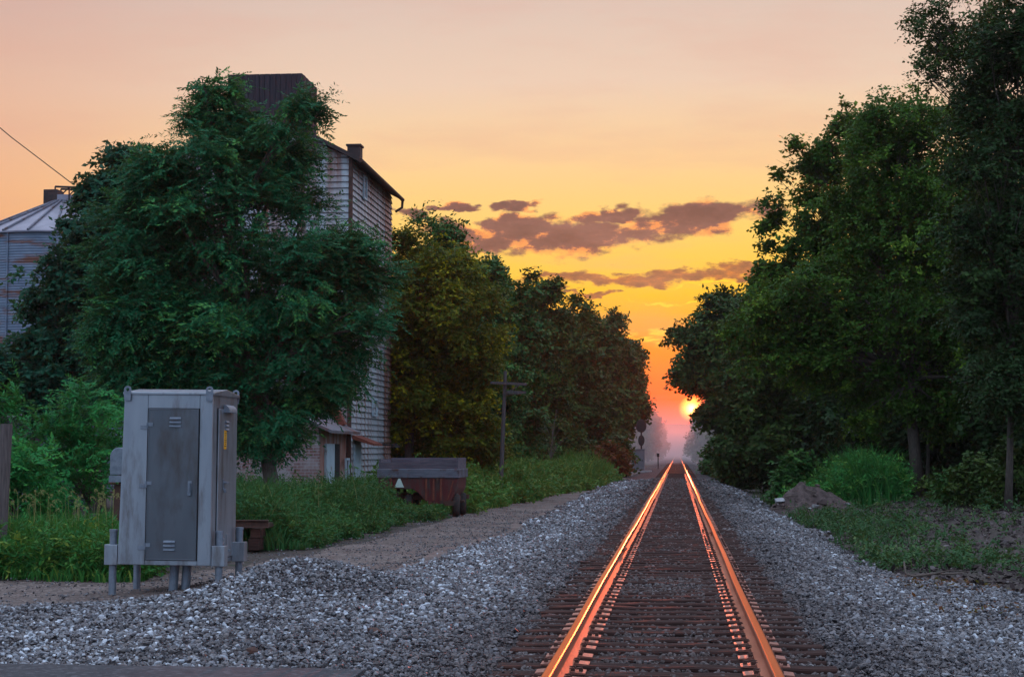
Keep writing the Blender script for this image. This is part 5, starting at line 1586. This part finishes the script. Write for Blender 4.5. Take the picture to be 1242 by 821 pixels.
# ------------------------------------------------------------------ sky and sun
w = bpy.data.worlds.new('World'); C.world = w; w.use_nodes = True
nt = NT(w.node_tree); nt.n.clear()
out = nt.new('ShaderNodeOutputWorld'); bg = nt.new('ShaderNodeBackground'); nt.l.new(bg.outputs[0], out.inputs[0])
tc = nt.new('ShaderNodeTexCoord'); dirv = tc.outputs['Generated']
sx = nt.new('ShaderNodeSeparateXYZ'); nt.set(sx.inputs[0], dirv)
dx, dy, dz = sx.outputs
SUN_PX = (839, 496)
sd_ = ray(*SUN_PX); sd_ = sd_ / np.linalg.norm(sd_)
sun_el = math.asin(sd_[2]); sun_az = math.atan2(sd_[0], sd_[1])
ysafe = nt.math('MAXIMUM', dy, 0.05)
u = nt.math('DIVIDE', dx, ysafe); v = nt.math('DIVIDE', dz, ysafe)
# colour by height above the horizon, towards the sunset
e = nt.math('MULTIPLY', v, 2.5, clamp=True)
front = nt.ramp(e, [(0.0, s2l((226, 40, 46))), (0.045, s2l((238, 62, 30))), (0.10, s2l((250, 112, 10))), (0.165, s2l((255, 160, 8))), (0.235, s2l((255, 202, 40))), (0.32, s2l((255, 211, 104))), (0.42, s2l((250, 210, 150))), (0.54, s2l((234, 206, 182))), (0.70, s2l((216, 194, 183))), (1.0, s2l((178, 172, 188)))])
# away from the sun's azimuth the low sky is paler and pinker
side = nt.ramp(e, [(0.0, s2l((232, 150, 104))), (0.25, s2l((238, 160, 104))), (0.40, s2l((238, 178, 136))), (0.55, s2l((228, 182, 156))), (0.70, s2l((208, 174, 164))), (1.0, s2l((172, 166, 192)))])
az = nt.math('ABSOLUTE', nt.math('SUBTRACT', u, math.tan(sun_az) - 0.03))
fr = nt.mix(nt.ramp(az, [(0.15, 0.0), (0.46, 1.0)], 'EASE'), front, side)
# the rest of the dome: cool dusk blue behind and overhead
BACK = (0.80, 1.06, 1.46, 1)
k = nt.ramp(dy, [(0.10, 0.0), (0.75, 1.0)], 'EASE')
bk = nt.mix(nt.ramp(dz, [(0.0, 0.0), (0.55, 1.0)]), (0.30, 0.40, 0.56, 1), BACK)
sky = nt.mix(k, bk, fr)
hi = nt.ramp(dz, [(0.26, 0.0), (0.72, 1.0)], 'EASE')
sky = nt.mix(hi, sky, (0.84, 1.02, 1.34, 1))
# clouds: soft ellipses in the sunset sky broken up by noise
cmb = nt.new('ShaderNodeCombineXYZ'); nt.set(cmb.inputs[0], u); nt.set(cmb.inputs[1], v)
wn = nt.new('ShaderNodeTexNoise'); nt.set(wn.inputs['Vector'], nt.vmap(cmb.outputs[0], (60, 110, 1))); wn.inputs['Scale'].default_value = 1.0; wn.inputs['Detail'].default_value = 5
wv = nt.new('ShaderNodeVectorMath', operation='SUBTRACT'); nt.set(wv.inputs[0], wn.outputs['Color']); wv.inputs[1].default_value = (0.5, 0.5, 0.5)
ws_ = nt.new('ShaderNodeVectorMath', operation='MULTIPLY'); nt.set(ws_.inputs[0], wv.outputs[0]); ws_.inputs[1].default_value = (0.050, 0.018, 0)
wa = nt.new('ShaderNodeVectorMath', operation='ADD'); nt.set(wa.inputs[0], cmb.outputs[0]); nt.set(wa.inputs[1], ws_.outputs[0])
WARP = wa.outputs[0]


def ellipse(px, py, rx, ry, rot, soft=1.0):
    d = ray(px, py)
    cu, cv_ = d[0] / d[1], d[2] / d[1]
    p = nt.vmap(WARP, (1, 1, 1), (-cu, -cv_, 0))
    p2 = nt.vmap(p, (F / rx, F / ry, 1), (0, 0, 0), (0, 0, 0)) if not rot else nt.vmap(nt.vmap(p, (1, 1, 1), (0, 0, 0), (0, 0, R(-rot))), (F / rx, F / ry, 1))
    ln = nt.new('ShaderNodeVectorMath', operation='LENGTH'); nt.set(ln.inputs[0], p2)
    return nt.math('SUBTRACT', 1.0, ln.outputs['Value'])


def union(lst):
    m_ = None
    for a in lst:
        el = ellipse(*a)
        m_ = el if m_ is None else nt.math('SMOOTH_MAX', m_, el, 0.25)
    return m_


mask_main = union([(835, 268, 125, 25, 9), (700, 290, 110, 25, 4), (635, 278, 60, 26, 0), (560, 284, 55, 17, -6), (590, 298, 60, 12, 0), (740, 262, 52, 13, 4), (880, 258, 62, 13, 6), (630, 250, 42, 7, 0), (552, 249, 26, 5, 0), (502, 260, 24, 11, 0), (620, 268, 40, 16, 0)])
mask_low = union([(785, 336, 165, 12, 2), (890, 332, 66, 16, 2), (700, 336, 85, 9, 0), (715, 357, 42, 4, 0), (660, 352, 40, 3, 0)])
nv = nt.vmap(cmb.outputs[0], (30, 58, 1), (1.7, 3.1, 0))
nz = nt.noise(nv, 1.0, 9, 0.66)
nz2 = nt.noise(nt.vmap(cmb.outputs[0], (30, 58, 1), (1.7, 3.1 - 0.35, 0)), 1.0, 5, 0.6)
nz3 = nt.noise(nt.vmap(cmb.outputs[0], (90, 230, 1), (0.7, 5.1, 0)), 1.0, 6, 0.6)
d_main = nt.math('ADD', nt.math('MULTIPLY', mask_main, 2.0), nt.math('MULTIPLY', nt.math('SUBTRACT', nz, 0.5), 3.0))
cm = nt.ramp(d_main, [(-0.0, 0.0), (0.85, 1.0)], 'EASE')
d_low = nt.math('ADD', nt.math('MULTIPLY', mask_low, 1.4), nt.math('MULTIPLY', nt.math('SUBTRACT', nz3, 0.5), 3.0))
cl = nt.ramp(d_low, [(0.0, 0.0), (0.8, 1.0)], 'EASE')
thick = nt.math('ADD', nt.math('MULTIPLY', nt.math('SUBTRACT', nz, nz2), 2.6), nt.math('MULTIPLY', d_main, 0.35))
ccol = nt.ramp(thick, [(0.0, s2l((238, 146, 84))), (0.12, s2l((160, 96, 84))), (0.26, s2l((104, 70, 80))), (0.9, s2l((78, 52, 68)))])
sky = nt.mix(nt.math('MULTIPLY', cm, 0.92), sky, ccol)
lcol = nt.ramp(nz3, [(0.3, s2l((226, 130, 60))), (0.5, s2l((150, 90, 66))), (0.65, s2l((104, 66, 62)))])
sky = nt.mix(nt.math('MULTIPLY', cl, 0.9), sky, lcol)
# bright yellow ripples low in the gap
mask_y = union([(795, 406, 40, 8, 2), (800, 416, 34, 5, 0), (806, 402, 26, 4, 0), (770, 412, 26, 4, 0), (830, 368, 60, 3, 1), (860, 345, 70, 4, 2), (660, 378, 40, 4, 0)])
rip = nt.noise(nt.vmap(cmb.outputs[0], (55, 330, 1), (2.2, 0.3, 0)), 1.0, 3, 0.5)
ym = nt.math('MULTIPLY', nt.ramp(mask_y, [(0.0, 0.0), (0.5, 1.0)]), nt.ramp(rip, [(0.40, 0.0), (0.52, 1.0)]))
sky = nt.mix(nt.math('MULTIPLY', ym, 0.95), sky, (1.35, 0.72, 0.03, 1))
# faint streaks high up
hz_ = nt.noise(nt.vmap(cmb.outputs[0], (5, 26, 1), (4.4, 0.9, 0), (0, 0, R(-9))), 1.0, 6, 0.6)
sky = nt.mix(nt.math('MULTIPLY', nt.ramp(hz_, [(0.48, 0.0), (0.78, 0.40)]), k), sky, s2l((222, 168, 150)))
# sun's own glow and disc
vd = nt.new('ShaderNodeVectorMath', operation='DOT_PRODUCT'); nt.set(vd.inputs[0], dirv); vd.inputs[1].default_value = sd_
ang = nt.math('ARCCOSINE', nt.math('MINIMUM', vd.outputs['Value'], 1.0))
glow = nt.math('POWER', nt.math('MAXIMUM', nt.math('SUBTRACT', 1.0, nt.math('DIVIDE', ang, R(4.2))), 0.0), 3.0)
sky = nt.mix(nt.math('MULTIPLY', glow, 1.0), sky, (0.9, 0.06, 0.0, 1), 'ADD')
g2 = nt.math('POWER', nt.math('MAXIMUM', nt.math('SUBTRACT', 1.0, nt.math('DIVIDE', ang, R(0.9))), 0.0), 2.0)
sky = nt.mix(g2, sky, (2.2, 0.06, 0.0, 1), 'ADD')
disc = nt.ramp(ang, [(R(0.18), 1.0), (R(0.23), 0.0)])
sky = nt.mix(disc, sky, (14.0, 9.0, 1.6, 1), 'ADD')
# below the horizon: dark earth
sky = nt.mix(nt.ramp(dz, [(0.0, 1.0), (0.004, 0.0)]) if False else nt.math('LESS_THAN', dz, -0.004), sky, (0.10, 0.085, 0.08, 1))
st = nt.new('ShaderNodeTexSky', sky_type='NISHITA'); st.sun_disc = False; st.sun_elevation = sun_el; st.sun_rotation = sun_az
nis = nt.new('ShaderNodeVectorMath', operation='SCALE'); nt.set(nis.inputs[0], st.outputs[0]); nis.inputs['Scale'].default_value = 0.004
sky = nt.mix(1.0, sky, nis.outputs[0], 'ADD')
nt.set(bg.inputs[0], sky); bg.inputs[1].default_value = 1.0

sl = bpy.data.lights.new('sun', 'SUN'); sl.energy = 2.8; sl.color = (1.0, 0.15, 0.05); sl.angle = R(0.5)
so = bpy.data.objects.new('sun', sl); COL.objects.link(so)
so.rotation_euler = Vector((-sd_[0], -sd_[1], -sd_[2])).to_track_quat('-Z', 'Y').to_euler()
so.location = (5, 100, 60)

# ------------------------------------------------------------------ render settings
C.view_settings.view_transform = 'Standard'
C.view_settings.look = 'None'
C.view_settings.exposure = 0.0
C.view_settings.gamma = 1.0
C.render.engine = 'CYCLES'
cy = C.cycles
cy.max_bounces = 5; cy.diffuse_bounces = 1; cy.glossy_bounces = 3; cy.transmission_bounces = 2; cy.volume_bounces = 1; cy.transparent_max_bounces = 4
cy.use_denoising = True
cy.sample_clamp_indirect = 4.0
cy.use_adaptive_sampling = True
cy.adaptive_threshold = 0.02
try:
    cy.denoiser = 'OPENIMAGEDENOISE'
except Exception:
    pass
